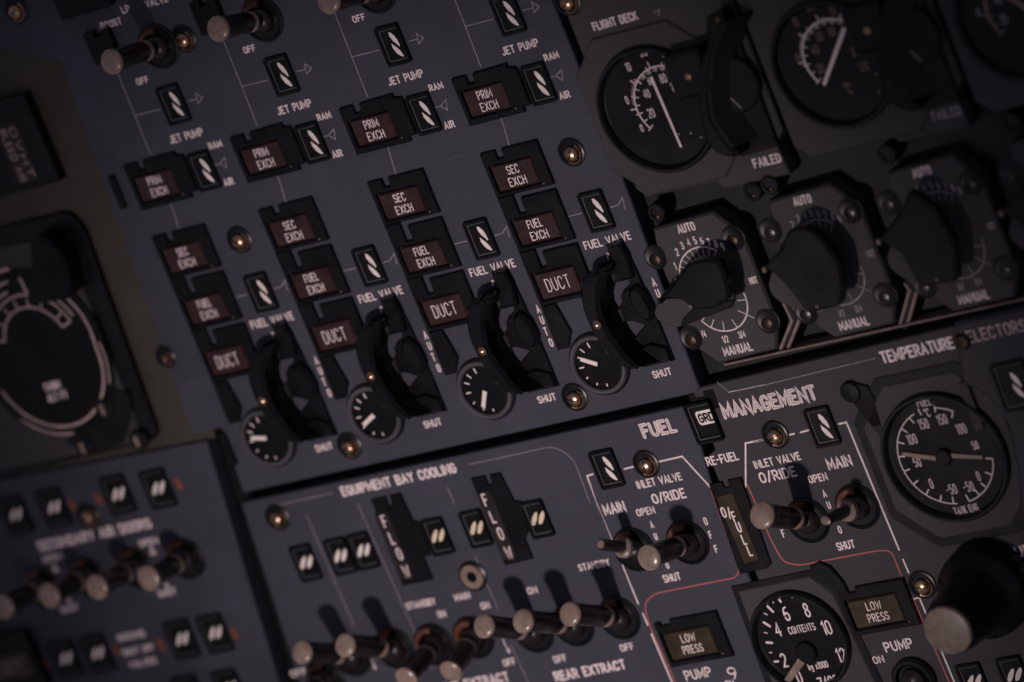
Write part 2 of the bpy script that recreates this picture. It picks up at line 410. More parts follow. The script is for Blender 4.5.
# ---------------------------------------------------------------- lettering and lines on the grey panel with four columns
PITCH = 56.55
c0 = (1.53, 129.42)          # jet pump flag of the third column
for k in range(4):
    d = (k - 2) * PITCH
    def at(p): return (p[0] + d, p[1])
    caption(ecs, 'JET PUMP', at((-8.62, 113.83)), at((9.09, 113.54)), 3.5, 0.62)
    caption(ecs, 'RAM', at((8.88, 107.2)), at((15.85, 107.2)), 3.0, 0.6)
    caption(ecs, 'AIR', at((8.83, 90.74)), at((13.99, 90.84)), 3.2, 0.6)
    caption(ecs, 'FUEL VALVE', at((-6.78, 29.64)), at((15.78, 29.44)), 3.7, 0.62)
    q = ((-57.05, -28.15), (-48.03, -27.98)) if k < 2 else ((0.67, -28.09), (9.74, -28.11))
    e = d + (PITCH if k < 2 else 0)
    caption(ecs, 'SHUT', (q[0][0] + e, q[0][1]), (q[1][0] + e, q[1][1]), 3.3, 0.6)
    line(ecs, [at((-19.54, 168.32)), at((-20.48, 111.83))], 0.36, mat_='dim')
    line(ecs, [at((-19.91, 129.04)), at((-6.69, 128.82))], 0.36, mat_='dim')
    line(ecs, [at((8.0, 129.16)), at((12.94, 129.02))], 0.36, mat_='dim')
    line(ecs, [at((13.29, 131.44)), at((15.66, 128.95)), at((12.55, 127.07)), at((13.29, 131.44))], 0.4, mat_='dim', name='arrow')
    line(ecs, [at((7.36, 100.57)), at((10.91, 100.57))], 0.36, mat_='dim')
    line(ecs, [at((10.91, 100.57)), at((14.49, 102.61)), at((13.23, 98.21)), at((10.91, 100.57))], 0.4, mat_='dim', name='arrow')
    line(ecs, [at((-20.64, 90.08)), at((-22.78, 70.29))], 0.36, mat_='dim')
    line(ecs, [at((-8.23, 44.49)), at((-1.98, 44.55))], 0.36, mat_='dim')
    line(ecs, [at((11.75, 44.06)), at((15.65, 44.26))], 0.36, mat_='dim')
    line(ecs, [at((15.65, 44.26)), at((18.69, 46.61)), at((17.95, 42.16))], 0.4, mat_='dim', name='arrow')
    stacked(ecs, 'AUTO', [at((17.7, 10.53)), at((17.54, 5.71)), at((17.15, 0.72)), at((17.49, -4.2))], 3.7, 0.58)
    stacked(ecs, 'O', [at((2.24, 24.96))], 3.0, 0.5)
for k, (a, b) in enumerate((((-125.9, 140.69), (-119.47, 140.86)), ((-69.09, 141.61), (-62.9, 141.67)), ((-13.08, 141.96), (-6.71, 141.94)))):
    caption(ecs, 'OFF', a, b, 3.0, 0.6)
caption(ecs, 'BOOST', (-131.68, 167.07), (-120.65, 166.82), 3.1, 0.6)
caption(ecs, 'LP', (-118.66, 171.03), (-114.22, 170.91), 3.1, 0.6)
caption(ecs, 'VALVE', (-106.12, 170.86), (-94.49, 170.42), 3.1, 0.6)
caption(ecs, 'BOOST', (-75.77, 166.32), (-64.92, 166.04), 3.1, 0.6)
# ---------------------------------------------------------------- FLIGHT DECK plates
caption(fdp, 'FLIGHT DECK', (91.89, 114.12), (113.05, 113.58), 3.7, 0.7)
line(fdp, [(120.57, 115.12), (123.54, 115.41), (122.05, 113.45)], 0.4, mat_='dim')
caption(fdp, 'FAILED', (137.39, 45.42), (150.16, 45.72), 3.9, 0.65)
caption(fdp2, 'FAILED', (219.23, 46.99), (232.07, 46.92), 3.9, 0.65, mat_='dim')
caption(fdp, 'OV', (130.99, 95.9), (135.9, 95.86), 3.0, 0.5, mat_='dim')
# ---------------------------------------------------------------- EQUIPMENT BAY COOLING and FUEL
caption(eqp, 'EQUIPMENT BAY COOLING', (-109.87, -49.04), (-50.14, -49.34), 4.6, 0.95)
line(eqp, [(-149.95, -46.89), (-114.12, -46.55)], 0.3, mat_='dim')
line(eqp, rounded([(-43.29, -46.8), (-27.6, -46.91), (-0.26, -46.66), (6.36, -53.83), (5.5, -73.79)], 9)[:], 0.3, mat_='dim')
title(eqp, 'FUEL', (41.83, -51.66), (58.68, -51.87), 6.7, 1.5)
line(eqp, [(-131.47, -53.45), (-130.98, -106.17)], 0.3, mat_='dim')
line(eqp, [(-104.24, -53.58), (-101.89, -131.51)], 0.3, mat_='dim')
line(eqp, [(-58.4, -85.84), (-57.83, -111.05)], 0.3, mat_='dim')
line(eqp, [(-58.0, -54.58), (-57.82, -62.08)], 0.3, mat_='dim')
line(eqp, [(-58.79, -126.48), (-57.77, -144.98)], 0.3, mat_='dim')
caption(eqp, 'STANDBY', (-101.57, -103.35), (-86.18, -102.96), 3.2, 0.62)
caption(eqp, 'ON', (-87.95, -109.38), (-83.58, -109.16), 3.2, 0.62)
caption(eqp, 'MAIN', (-76.49, -103.67), (-68.38, -103.26), 3.2, 0.62)
caption(eqp, 'ON', (-65.48, -109.36), (-60.91, -109.18), 3.2, 0.62)
caption(eqp, 'OFF', (-66.13, -135.88), (-59.72, -135.24), 3.3, 0.62)
line(eqp, [(-61.56, -122.1), (-61.38, -127.02)], 0.5)
stacked(eqp, 'O', [(-60.97, -128.8)], 2.4, 0.5)
line(eqp, [(-129.32, -119.23), (-129.25, -123.21)], 0.5)
stacked(eqp, 'O', [(-129.28, -125.07)], 2.4, 0.5)
caption(eqp, 'OFF', (-172.72, -123.21), (-164.13, -122.63), 3.3, 0.62)
caption(eqp, 'REAR EXTRACT', (-44.47, -146.33), (-8.48, -146.12), 4.7, 1.0)
caption(eqp, 'FRONT EXTRACT', (-107.37, -143.23), (-65.95, -141.42), 4.7, 1.0)
caption(eqp, 'OFF', (-41.37, -138.32), (-34.89, -137.94), 3.3, 0.62)
caption(eqp, 'OFF', (-7.95, -138.73), (-1.17, -138.31), 3.3, 0.62)
caption(eqp, 'ON', (-40.46, -106.81), (-35.4, -106.6), 3.2, 0.62)
caption(eqp, 'STANDBY', (-12.12, -101.45), (3.45, -100.87), 3.2, 0.62)
caption(eqp, 'MAIN', (10.21, -80.18), (21.07, -79.8), 5.0, 0.85)
caption(eqp, 'INLET VALVE', (30.08, -71.97), (52.04, -71.61), 3.6, 0.65)
caption(eqp, 'O/RIDE', (34.48, -79.26), (50.76, -79.46), 4.5, 0.8)
caption(eqp, 'OPEN', (24.89, -83.18), (33.83, -83.11), 3.3, 0.6)
caption(eqp, 'SHUT', (24.83, -113.02), (33.46, -112.89), 3.6, 0.65)
stacked(eqp, 'AUTO', [(29.76, -87.49), (29.38, -92.78), (29.35, -99.48), (29.31, -105.66)], 3.1, 0.55)
stacked(eqp, 'OFF', [(54.69, -90.57), (54.47, -96.59), (54.46, -102.88)], 3.4, 0.55)
wl = 0.72
line(eqp, [(12.26, -61.67), (9.26, -61.94), (8.38, -77.88), (8.79, -73.77), (8.91, -119.51)], wl)
line(eqp, [(27.38, -62.28), (34.64, -62.01)], wl)
line(eqp, [(43.96, -62.25), (55.86, -62.05), (63.02, -77.18)], wl)
line(eqp, [(9.2, -123.87), (9.34, -129.17)], wl)
line(eqp, [(9.36, -133.25), (9.83, -156.17)], wl)
line(eqp, rounded([(62.69, -78.52), (61.02, -113.96), (57.7, -116.32), (18.23, -116.49), (11.51, -119.85), (9.87, -129.74), (11.41, -157.63)], 5.5), 0.6, 0.002, 'red', 'red_line')
caption(eqp, 'PUMP', (16.73, -156.22), (29.74, -155.62), 4.6, 0.75)
caption(eqp, '9', (36.95, -158.98), (41.19, -158.72), 5.6, 0.75)
caption(eqp, 'ON', (33.92, -162.07), (38.34, -161.72), 3.3, 0.6)
# ---------------------------------------------------------------- MANAGEMENT
title(mgp, 'MANAGEMENT', (81.23, -50.9), (126.02, -50.79), 6.9, 1.5)
caption(mgp, 'TEMPERATURE', (159.17, -42.37), (192.51, -41.66), 5.2, 0.95)
line(mgp, [(84.53, -34.94), (87.93, -39.87), (104.55, -40.27), (157.02, -39.12)], 0.3, mat_='dim')
line(mgp, [(87.88, -39.97), (104.94, -40.24)], 0.4)
caption(mgp, 'RE-FUEL', (65.64, -68.57), (80.95, -68.1), 4.0, 0.7)
caption(mgp, 'INLET VALVE', (86.19, -73.16), (108.2, -73.68), 3.6, 0.65)
caption(mgp, 'O/RIDE', (86.26, -79.96), (103.64, -79.58), 4.7, 0.8)
caption(mgp, 'MAIN', (118.19, -80.14), (129.7, -79.92), 5.0, 0.85)
caption(mgp, 'OPEN', (107.56, -83.8), (116.4, -83.79), 3.4, 0.62)
stacked(mgp, 'AUTO', [(112.17, -88.95), (112.12, -94.03), (112.42, -99.4), (112.66, -104.91)], 3.3, 0.55)
caption(mgp, 'SHUT', (108.27, -113.61), (116.78, -113.46), 3.7, 0.65)
stacked(mgp, 'F', [(87.17, -101.95)], 3.5, 0.58)
line(mgp, [(78.78, -79.77), (86.34, -62.06), (96.36, -62.13)], wl)
line(mgp, [(90.34, -62.24), (96.06, -62.07)], wl)
line(mgp, [(106.56, -62.36), (109.32, -62.32)], wl); line(mgp, [(112.31, -62.32), (116.11, -62.13)], wl)
line(mgp, [(130.43, -62.15), (133.88, -62.13), (134.54, -97.28), (135.0, -117.86)], wl)
line(mgp, [(135.02, -121.91), (135.25, -127.85)], wl)
line(mgp, [(135.41, -131.58), (135.71, -142.64), (136.4, -177.1)], wl)
line(mgp, [(132.3, -139.03), (135.59, -138.79)], 0.6)
line(mgp, rounded([(79.86, -78.98), (80.56, -102.37), (80.72, -104.35), (81.99, -113.71), (88.46, -116.27), (125.75, -116.43), (131.48, -117.46), (131.51, -129.73), (132.71, -138.06), (134.11, -176.72)], 5.5), 0.6, 0.002, 'red', 'red_line')
caption(mgp, 'PUMP', (111.63, -159.5), (124.85, -158.7), 4.6, 0.8)
caption(mgp, 'ON', (104.4, -163.1), (109.63, -162.8), 3.3, 0.6)
stacked(mgp, '34', [(153.44, -131.08), (161.03, -126.79)], 3.6, 0.6)
caption(mgp, 'FUEL', (180.42, -130.61), (194.69, -129.86), 5.0, 0.8)
caption(mgp, 'TRIM', (181.38, -136.49), (193.52, -135.68), 5.0, 0.8)
caption(rgp, 'SELECTORS', (197.21, -40.71), (226.93, -40.01), 5.2, 0.8, 3.0, 'ring')
# ---------------------------------------------------------------- SECONDARY AIR DOORS
caption(llp, 'SECONDARY AIR DOORS', (-274.68, -44.9), (-210.77, -45.13), 4.9, 1.05)
for a, b, c in (((-274.83, -50.47), (-263.45, -50.35), (-270.53, -55.05)), ((-221.5, -52.45), (-211.01, -52.34), (-216.14, -56.43))):
    caption(llp, 'OPEN', a, b, 3.2, 0.65)
    line(llp, [(c[0] - 1.3, c[1]), (c[0], c[1] + 3.4), (c[0] + 1.3, c[1]), (c[0] - 1.3, c[1])], 0.7, name='arrow')
for a, b, c in (((-276.92, -74.6), (-266.62, -74.22), (-270.32, -69.36)), ((-222.88, -76.38), (-212.71, -76.01), (-216.43, -71.71))):
    caption(llp, 'SHUT', a, b, 3.2, 0.65)
    line(llp, [(c[0] - 1, c[1] + 1), (c[0], c[1] - 1.2), (c[0] + 1, c[1] + 1)], 0.7, name='arrow')
caption(llp, 'GROUND', (-253.66, -92.13), (-238.23, -91.96), 3.3, 0.65)
caption(llp, 'SHUT OFF', (-254.23, -99.19), (-236.5, -98.86), 3.3, 0.65)
caption(llp, 'VALVES', (-253.37, -105.21), (-238.07, -104.96), 3.3, 0.65)
for q in ((-247.2, -27.06), (-232.17, -27.33), (-188.36, -28.27), (-297.02, -94.82), (-256.54, -95.47), (-232.32, -97.03), (-192.22, -98.3)):
    m = M(); m.prism([(q[0] - 1.0, q[1] - 2.2), (q[0] + 1.5, q[1] - 3.2), (q[0] + 1.5, q[1] + .6), (q[0] - .4, q[1] + 3.2), (q[0] - 1.4, q[1] + 1.4)], 0, 0.25)
    llp.part('orange_mark', m, 'orange')

def ticks(m, c, spec, z):
    for a, r0, r1, w in spec:
        t = math.radians(a); m.stroke([(c[0] + r0 * math.cos(t), c[1] + r0 * math.sin(t)), (c[0] + r1 * math.cos(t), c[1] + r1 * math.sin(t))], w, z)
# ================================================================ instruments
ORD = ['leftmost', 'second', 'third', 'rightmost']
# ---------------------------------------------------------------- warning lights
def legend(m, lines, c, w, h):
    n = len(lines)
    for i, t in enumerate(lines):
        wd = {'DUCT': 11.2, 'PRIM': 6.7, 'SEC': 5.4, 'FUEL': 6.7, 'EXCH': 8.0, 'LOW': 6.6, 'PRESS': 9.4}[t]
        cp = 5.2 if n == 1 else 3.3
        write(m, t, (c[0] - wd / 2 + .2 * i, c[1] - cp / 2 + (2.5 - 5.0 * i if n == 2 else 0)), wd, cp, w, h)
def warning_light(c, lines, label, group, out, lens='lens_red', half=(9.8, 5.5), rail=None):
    """c = middle of the lens; out = outline of the black housing, relative to c"""
    T = Thing('warning_light', label, 'warning light', c, group)
    a, b = half
    hole = rrect(-a - .5, a + .5, -b - .5, b + .5, .6)
    m = M(); m.prism([(c[0] + x, c[1] + y) for x, y in out], 0, 1.7, 0.4, [[(c[0] + x, c[1] + y) for x, y in hole]]); T.part('housing', m, 'black')
    m = M(); m.prism([(c[0] + x, c[1] + y) for x, y in rrect(-a, a, -b, b, 0.7)], 0, 1.3, 0.5)
    L = T.part('lens', m, lens)
    m = M(); legend(m, lines, c, 0.46, 1.31); T.part('legend', m, 'white', L)
    m = M(); m.lathe((c[0] + a + 2.0, c[1] - b - 0.6, 1.6), [(0.35, 0), (0.35, 0.3), (0.1, 0.45)], 10); T.part('screw', m, 'collar')
    if rail:
        m = M(); m.prism([(c[0] + x, c[1] + y) for x, y in rail], 0, 1.5, 0.4); T.part('black_strip', m, 'black')  # plain black strip leading down towards the gauge
    return T
def outline(l, r, b, t, n0, n1, nb, tab=None):
    tt = t if tab is None else tab
    return [(l, b), (r, b), (r, t), (n1, t), (n1, nb), (n0, nb), (n0, tt), (l, tt)]
for k in range(4):
    d = (k - 2) * PITCH
    col = ORD[k] + ' column'
    warning_light((-23.0 + d, 98.6), ['PRIM', 'EXCH'], 'dark red PRIM EXCH light heading the %s of the grey panel' % col, 'PRIM EXCH lights',
                  [(-12.3, -8.6), (15.0, -8.6), (15.0, -6.6), (18.6, -6.4), (18.6, 9.6), (15.0, 10.4), (15.0, 12.0), (-2.0, 11.6), (-2.0, 8.0), (-5.3, 8.0), (-5.3, 11.6), (-12.3, 11.6)])
    warning_light((-23.9 + d, 66.4), ['SEC', 'EXCH'], 'dark red SEC EXCH light on top of the stack in the %s' % col, 'SEC EXCH lights', outline(-12.2, 15.8, -7.4, 11.6, -4.9, -1.7, 8.0))
    warning_light((-23.9 + d, 42.9), ['FUEL', 'EXCH'], 'dark red FUEL EXCH light in the middle of the stack in the %s' % col, 'FUEL EXCH lights', outline(-12.2, 15.4, -7.6, 14.0, -4.9, -1.7, 7.6, 16.0))
    warning_light((-24.2 + d, 19.4), ['DUCT'], 'dark red DUCT light at the bottom of the stack in the %s' % col, 'DUCT lights', outline(-12.0, 15.4, -7.8, 14.0, -4.6, -1.5, 7.8, 15.8),
                  rail=[(-12, -7.9), (-5.2, -7.9), (-3.8, -16), (-3.0, -21), (-7, -27), (-12.5, -27), (-12.4, -16)])
for pts, where in (((26.32, -139.75), 'left of the CONTENTS gauge'), ((115.11, -140.67), 'right of the CONTENTS gauge')):
    warning_light(pts, ['LOW', 'PRESS'], 'amber LOW PRESS light just ' + where, 'LOW PRESS lights', outline(-13.2, 17.5, -8.8, 11.6, -10.4, -5.4, 9.6, 11.2), 'lens_olive', (11.4, 6.0))
def tall_light(c, text, label, lens, group, out, quad, pos):
    cap_ = 5.6 if text == 'FLOW' else 4.6
    T = Thing('warning_light', label, 'warning light', c, group)
    m = M(); m.prism(out, 0, 1.0, 0.4); T.part('housing', m, 'black')
    m = M(); m.prism(quad, 0, 1.4, 0.3); L = T.part('lens', m, lens)
    m = M()
    for ch, p in zip(text, pos): centred(m, ch, p[:2], cap_, 0.68, 1.41)
    T.part('legend', m, 'white', L); return T
u0, u1 = -97.0, -91.0
tall_light((-94.2, -74.5), 'FLOW', 'tall dark FLOW light above the STANDBY lettering, left of the two FLOW lights', 'lens_dark', 'FLOW lights',
    [(-96.44, -52.6), (-88.78, -52.4), (-89.04, -56.84), (-87.38, -56.79), (-86.74, -52.42), (-81.04, -52.41), (-80.27, -65.45), (-77.43, -66.33), (-78.86, -81.52), (-82.55, -81.58), (-82.37, -92.07), (-98.52, -92.11)],
    [(-97.6, -59.4), (-90.6, -59.2), (-91.2, -89.4), (-98.2, -90.0)],
    [(-93.72, -62.88), (-93.52, -70.66), (-93.07, -77.96), (-93.21, -86.06)])
tall_light((-41, -74.5), 'FLOW', 'tall dark FLOW light beside the pale ring jack, right of the two FLOW lights', 'lens_dark', 'FLOW lights',
    [(-44.85, -52.58), (-37.46, -52.55), (-37.62, -56.77), (-35.82, -56.75), (-35.3, -52.61), (-29.82, -52.76), (-28.63, -65.7), (-25.5, -66.64), (-27.46, -79.56), (-30.78, -82.5), (-30.84, -91.74), (-45.54, -92.14)],
    [(-44.3, -59.4), (-37.4, -59.2), (-37.8, -89.2), (-44.8, -89.8)],
    [(-41.54, -62.67), (-41.3, -70.35), (-40.87, -78.07), (-40.71, -86.83)])
tall_light((69.95, -95.02), 'O/FULL', 'tall amber O/FULL light below the RE-FUEL lettering', 'lens_olive', None,
    [(63.21, -75.58), (69.74, -75.4), (69.77, -78.05), (72.15, -78.03), (72.18, -75.24), (78.93, -75.26), (76.96, -113.34), (74.32, -114.75), (60.97, -115.04)],
    [(64.46, -80.96), (72.74, -80.63), (72.75, -110.24), (65.26, -111.09)],
    [(65.31, -87.97), (67.69, -88.72), (69.26, -90.57), (69.42, -95.27), (69.57, -100.76), (70.08, -105.85)])
tl = (-311.4, -92.17)
T = Thing('warning_light', 'blurred dark amber light cut off in the bottom left corner', 'warning light', tl)
m = M(); m.prism([(tl[0] + x, tl[1] + y) for x, y in ((-18, -12), (14, -12), (14, 15), (-18, 15))], 0, 4.4, 0.5); T.part('housing', m, 'black')
m = M(); m.prism([(tl[0] + x, tl[1] + y) for x, y in rrect(-11, 11, -5.5, 5.5, .6)], 4, 5.4, 0.3); L = T.part('lens', m, 'lens_olive')
m = M(); centred(m, 'LEFT', (tl[0], tl[1]), 5.5, 0.7, 5.42, 0.8); T.part('legend', m, 'cap', L)
vl_ = (-194.37, 126.49)
T = Thing('warning_light', 'tall unlit light with sideways lettering at the upper left edge', 'warning light', vl_)
m = M(); m.prism([(vl_[0] + x, vl_[1] + y) for x, y in ((-30, -15), (14, -15), (14, 24), (-30, 24))], -2, 4, 0.6); T.part('housing', m, 'satin')
m = M(); m.prism([(vl_[0] + x, vl_[1] + y) for x, y in rrect(-7, 5, -12, 14, .6)], 3.8, 4.5, 0.3); L = T.part('lens', m, 'lens_dark')
m = M(); write(m, 'BLEED AIR', (vl_[0] - 4.6, vl_[1] + 12.0), 23, 3.0, 0.45, 4.52, -math.pi / 2); write(m, 'OVHT', (vl_[0] + 0.4, vl_[1] + 12.0), 22, 3.0, 0.45, 4.52, -math.pi / 2)
T.part('legend', m, 'ring', L)

# ---------------------------------------------------------------- magnetic flags
def flag(c, label, group, kind='slash', w=11.6, hh=16.6, h=1.8, base=0.0):
    T = Thing('flow_indicator', label, 'flow indicator', (c[0], c[1], base), group)
    b = base
    ou = [(c[0] + x, c[1] + y) for x, y in rrect(-w / 2, w / 2, -hh / 2, hh / 2, 0.9, 3)]
    i1 = [(c[0] + x, c[1] + y) for x, y in rrect(-w / 2 + 1.3, w / 2 - .9, -hh / 2 + 1.5, hh / 2 - 1.3, 0.5, 3)]
    i2 = [(c[0] + x, c[1] + y) for x, y in rrect(-w / 2 + 2.0, w / 2 - 1.3, -hh / 2 + 2.3, hh / 2 - 1.9, 0.4, 3)]
    m = M(); m.prism(ou, b, b + h, 0.35, [i1]); T.part('frame', m, 'black')
    m = M(); m.prism(i1, b, b + h - 0.9, 0.2, [i2]); T.part('bezel', m, 'rim')
    m = M(); m.prism(i2, b, b + 0.4); D_ = T.part('drum', m, 'dial')
    m = M(); z = b + 0.45
    if kind == 'slash':
        for L in ([(-0.17, 6.2), (1.1, 5.7), (2.2, 4.1), (2.9, 2.2), (3.15, -0.5), (2.3, -0.9), (1.6, .4), (0.5, 1.8), (-0.4, 4.2)],
                  [(-0.8, 1.9), (0.5, 0.2), (1.5, -1.0), (2.4, -2.6), (3.1, -4.9), (2.3, -5.3), (1.2, -4.6), (-.05, -3.2), (-1.0, -0.7)]):
            m.prism(inset(ccw([(c[0] + x, c[1] - .5 + y) for x, y in L]), .2), z - .05, z + 0.1)
    elif kind == 'double':
        for dx in (-2.0, 1.6):
            L = [(-2.6, -2.1), (-2.0, -.5), (-.8, 1.3), (1.2, 3.0), (2.6, 3.3), (2.1, 1.9), (.8, -.2), (-.9, -2.0)]
            m.prism([(c[0] + 0.5 + dx + x * .95, c[1] - .3 + y) for x, y in L], z - .05, z + 0.1)
    elif kind == 'ground':
        m.prism([(c[0] + x, c[1] + 1.6 + y) for x, y in ((-2.6, -2.0), (-1.8, -2.9), (4.9, -2.9), (4.9, 3.1), (-2.2, 3.1), (-2.9, 2.0))], z - .05, z + 0.1)
    fl_ = T.part('flag', m, 'yellow' if 'FLOW light' in label and 'touching' in label else 'stripe', D_)
    if kind == 'ground':
        m = M(); centred(m, 'GRD', (c[0] + 1.5, c[1] + 1.6), 3.9, 0.8, z + 0.12, 0.85); T.part('flag_lettering', m, 'dial', D_)
    return T
j0 = (1.53, 129.42); r0 = ((-2.1 + 7.6) / 2 - .3, 99.4); v0 = (61.6 - PITCH + .4, 44.1)
for k in range(4):
    d = (k - 2) * PITCH
    col = ORD[k] + ' column'
    flag((j0[0] + d - 0.3, j0[1]), 'small striped black and white flag above JET PUMP in the %s' % col, 'JET PUMP flags')
    flag((r0[0] + d, r0[1]), 'small striped flag beside RAM AIR, touching the PRIM EXCH light in the %s' % col, 'RAM AIR flags')
    flag((v0[0] + d, v0[1]), 'small striped flag above FUEL VALVE in the %s' % col, 'FUEL VALVE flags')
flag((20.09, -60.55), 'striped flag left of the brass fastener below the FUEL title', 'inlet valve flags')
flag((123.24, -61.67), 'striped flag under the end of the MANAGEMENT title', 'inlet valve flags')
flag((212.95, -60.29), 'blurred striped flag on the raised panel at the right edge', None, base=3.0, w=15, hh=20)
flag((72.43, -49.67), 'flag reading GRD between the FUEL and MANAGEMENT titles', None, 'ground', 12.5, 17.5, 2.4)
m = M(); g = (75.48, -41.46); m.prism([(g[0] - 6, g[1] - 4), (g[0] + 6, g[1] - 4), (g[0] + 6, g[1] + 4), (g[0] + 1, g[1] + 4), (g[0] + 1, g[1] + 2), (g[0] - 3, g[1] + 2), (g[0] - 3, g[1] + 4), (g[0] - 6, g[1] + 4)], -8, 0.3, 0.2)
tag(mesh_obj('flag_housing', m, 'black', (g[0], g[1], 0)), 'black notched block right above the GRD flag', 'bracket')
for q, lab in (((-141.04, -73.86), 'lone slanted-bar flag below the fastener at the left of the equipment bay panel'),
               ((-122.81, -74.05), 'left flag of the joined pair left of the first FLOW light'),
               ((-110.53, -73.8), 'right flag of the joined pair left of the first FLOW light'),
               ((-71.75, -74.11), 'slanted-bar flag touching the right side of the first FLOW light'),
               ((-51.88, -74.1), 'slanted-bar flag touching the left side of the second FLOW light'),
               ((-21.29, -75.37), 'slanted-bar flag touching the right side of the second FLOW light'),
               ((145.21, -177.39), 'slanted-bar flag at the bottom edge below the big black knob, left one'),
               ((163.73, -177.56), 'slanted-bar flag at the bottom edge below the big black knob, right one')):
    flag(q, lab, 'slanted-bar flags', 'double', 11.2, 16.4)
for q, lab in (((-278.43, -26.35), 'first blurred flag from the left above SECONDARY AIR DOORS'), ((-256.79, -26.8), 'second blurred flag from the left above SECONDARY AIR DOORS'),
               ((-220.86, -27.18), 'third blurred flag from the left above SECONDARY AIR DOORS'), ((-199.22, -28.47), 'rightmost blurred flag above SECONDARY AIR DOORS'),
               ((-284.84, -94.8), 'left blurred flag of the pair left of the three-line VALVES lettering'), ((-266.93, -95.25), 'right blurred flag of the pair left of the three-line VALVES lettering'),
               ((-219.89, -96.35), 'left blurred flag of the pair right of the three-line VALVES lettering'), ((-201.55, -96.58), 'right blurred flag of the pair right of the three-line VALVES lettering'),
               ((-227.86, -121.31), 'left flag half cut off at the bottom of the secondary air panel'), ((-206.34, -122.31), 'right flag half cut off at the bottom of the secondary air panel')):
    flag(q, lab, 'blurred flags of the secondary air panel', 'double', 13.6, 17.6)

# ---------------------------------------------------------------- toggle switches
def switch(sw, label, group, thin=False, rcap=5.1, base_r=9.2):
    u, v, vt, ht = sw
    T = Thing('toggle_switch', label, 'toggle switch', (u, v), group)
    m = M(); m.lathe((u, v), [(base_r + .5, 0), (base_r + .5, 0.7), (base_r - .3, 1.2), (base_r - 1.2, .5), (2.5, 0.4)], 36); T.part('base', m, 'satin')
    m = M(); m.lathe((u - .3, v + .4), [(base_r - .9, .5), (base_r - .9, 1.6), (base_r - 1.6, 2.6), (base_r - 3.4, 2.9), (base_r - 4.2, 1)], 24, 72, 182); T.part('lit_wall_band', m, 'lit_wall')  # orange-brown arc put in for the lit upper-left wall of the recess
    m = M(); m.lathe((u, v), [(5.4, 0.5), (5.2, 2.2), (4.4, 3.4), (2.6, 4.2), (1.5, 4.6)], 32); T.part('boot', m, 'boot')
    a = Vector((u, v + (vt - v) * .07, ht * .07)); b = Vector((u, vt, ht)); d = (b - a)
    p = lambda f: a + d * f
    if thin:
        m = M(); m.frustum(p(.2), p(.34), [(0, 3.0), (0.1, 4.3), (.8, 4.3), (1, 3.2)]); T.part('collar', m, 'collar')
        m = M(); m.frustum(p(0), p(1), [(0, 2.6), (.3, 2.4), (.75, 2.4), (.95, 2.5), (.99, 2.2), (1.0, 1.4)]); L = T.part('lever', m, 'grip')
        m = M(); m.frustum(p(.985), p(1.012), [(0, 1.7), (.6, 1.7), (1, 1.1)]); T.part('tip', m, 'collar', L)
    else:
        m = M(); m.frustum(p(.20), p(.265), [(0, 3.2), (0.2, 4.3), (.6, 4.3), (1, 3.6)]); T.part('collar', m, 'collar')
        m = M(); m.frustum(p(0), p(.955), [(0, 3.0), (.28, 3.3), (.34, 4.4), (.8, 4.6), (.93, 4.8), (.99, rcap - .05), (1, rcap - .2)]); L = T.part('lever', m, 'grip')
        m = M(); m.frustum(p(.945), p(1.035), [(0, rcap - .5), (.12, rcap - .05), (.38, rcap)] + [(.38 + .62 * math.sin(math.radians(a)), max(.02, rcap * math.cos(math.radians(a)))) for a in (12, 24, 36, 48, 60, 72, 82, 90)], 36); T.part('cap', m, 'cap', L)
    return T
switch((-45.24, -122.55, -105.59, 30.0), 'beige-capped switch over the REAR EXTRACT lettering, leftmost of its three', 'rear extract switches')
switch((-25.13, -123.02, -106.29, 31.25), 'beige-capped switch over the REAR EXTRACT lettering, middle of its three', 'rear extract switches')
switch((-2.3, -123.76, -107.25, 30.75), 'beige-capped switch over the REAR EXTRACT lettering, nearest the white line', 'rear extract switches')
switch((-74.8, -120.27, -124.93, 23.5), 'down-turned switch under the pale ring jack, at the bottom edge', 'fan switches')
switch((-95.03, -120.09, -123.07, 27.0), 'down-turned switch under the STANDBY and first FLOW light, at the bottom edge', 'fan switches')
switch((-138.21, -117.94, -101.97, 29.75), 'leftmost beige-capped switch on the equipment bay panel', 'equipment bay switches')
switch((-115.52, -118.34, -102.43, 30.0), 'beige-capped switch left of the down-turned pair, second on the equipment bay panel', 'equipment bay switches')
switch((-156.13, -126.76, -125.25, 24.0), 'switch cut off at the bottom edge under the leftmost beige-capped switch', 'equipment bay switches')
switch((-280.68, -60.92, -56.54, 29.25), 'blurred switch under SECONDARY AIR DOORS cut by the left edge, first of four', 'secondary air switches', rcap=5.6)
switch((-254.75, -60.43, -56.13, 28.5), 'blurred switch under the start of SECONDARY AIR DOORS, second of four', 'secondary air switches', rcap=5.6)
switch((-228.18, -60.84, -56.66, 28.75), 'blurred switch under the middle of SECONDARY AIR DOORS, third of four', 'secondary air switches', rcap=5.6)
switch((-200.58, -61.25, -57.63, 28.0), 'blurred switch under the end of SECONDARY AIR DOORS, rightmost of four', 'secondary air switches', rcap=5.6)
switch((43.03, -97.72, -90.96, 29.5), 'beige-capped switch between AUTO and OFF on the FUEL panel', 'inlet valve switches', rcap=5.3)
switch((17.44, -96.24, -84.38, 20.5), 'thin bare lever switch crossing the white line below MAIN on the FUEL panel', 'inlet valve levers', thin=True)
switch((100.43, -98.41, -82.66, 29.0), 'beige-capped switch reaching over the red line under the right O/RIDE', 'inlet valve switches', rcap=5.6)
switch((124.68, -96.74, -91.2, 25.5), 'thin bare lever switch under MAIN beside the fuel temperature gauge', 'inlet valve levers', thin=True)
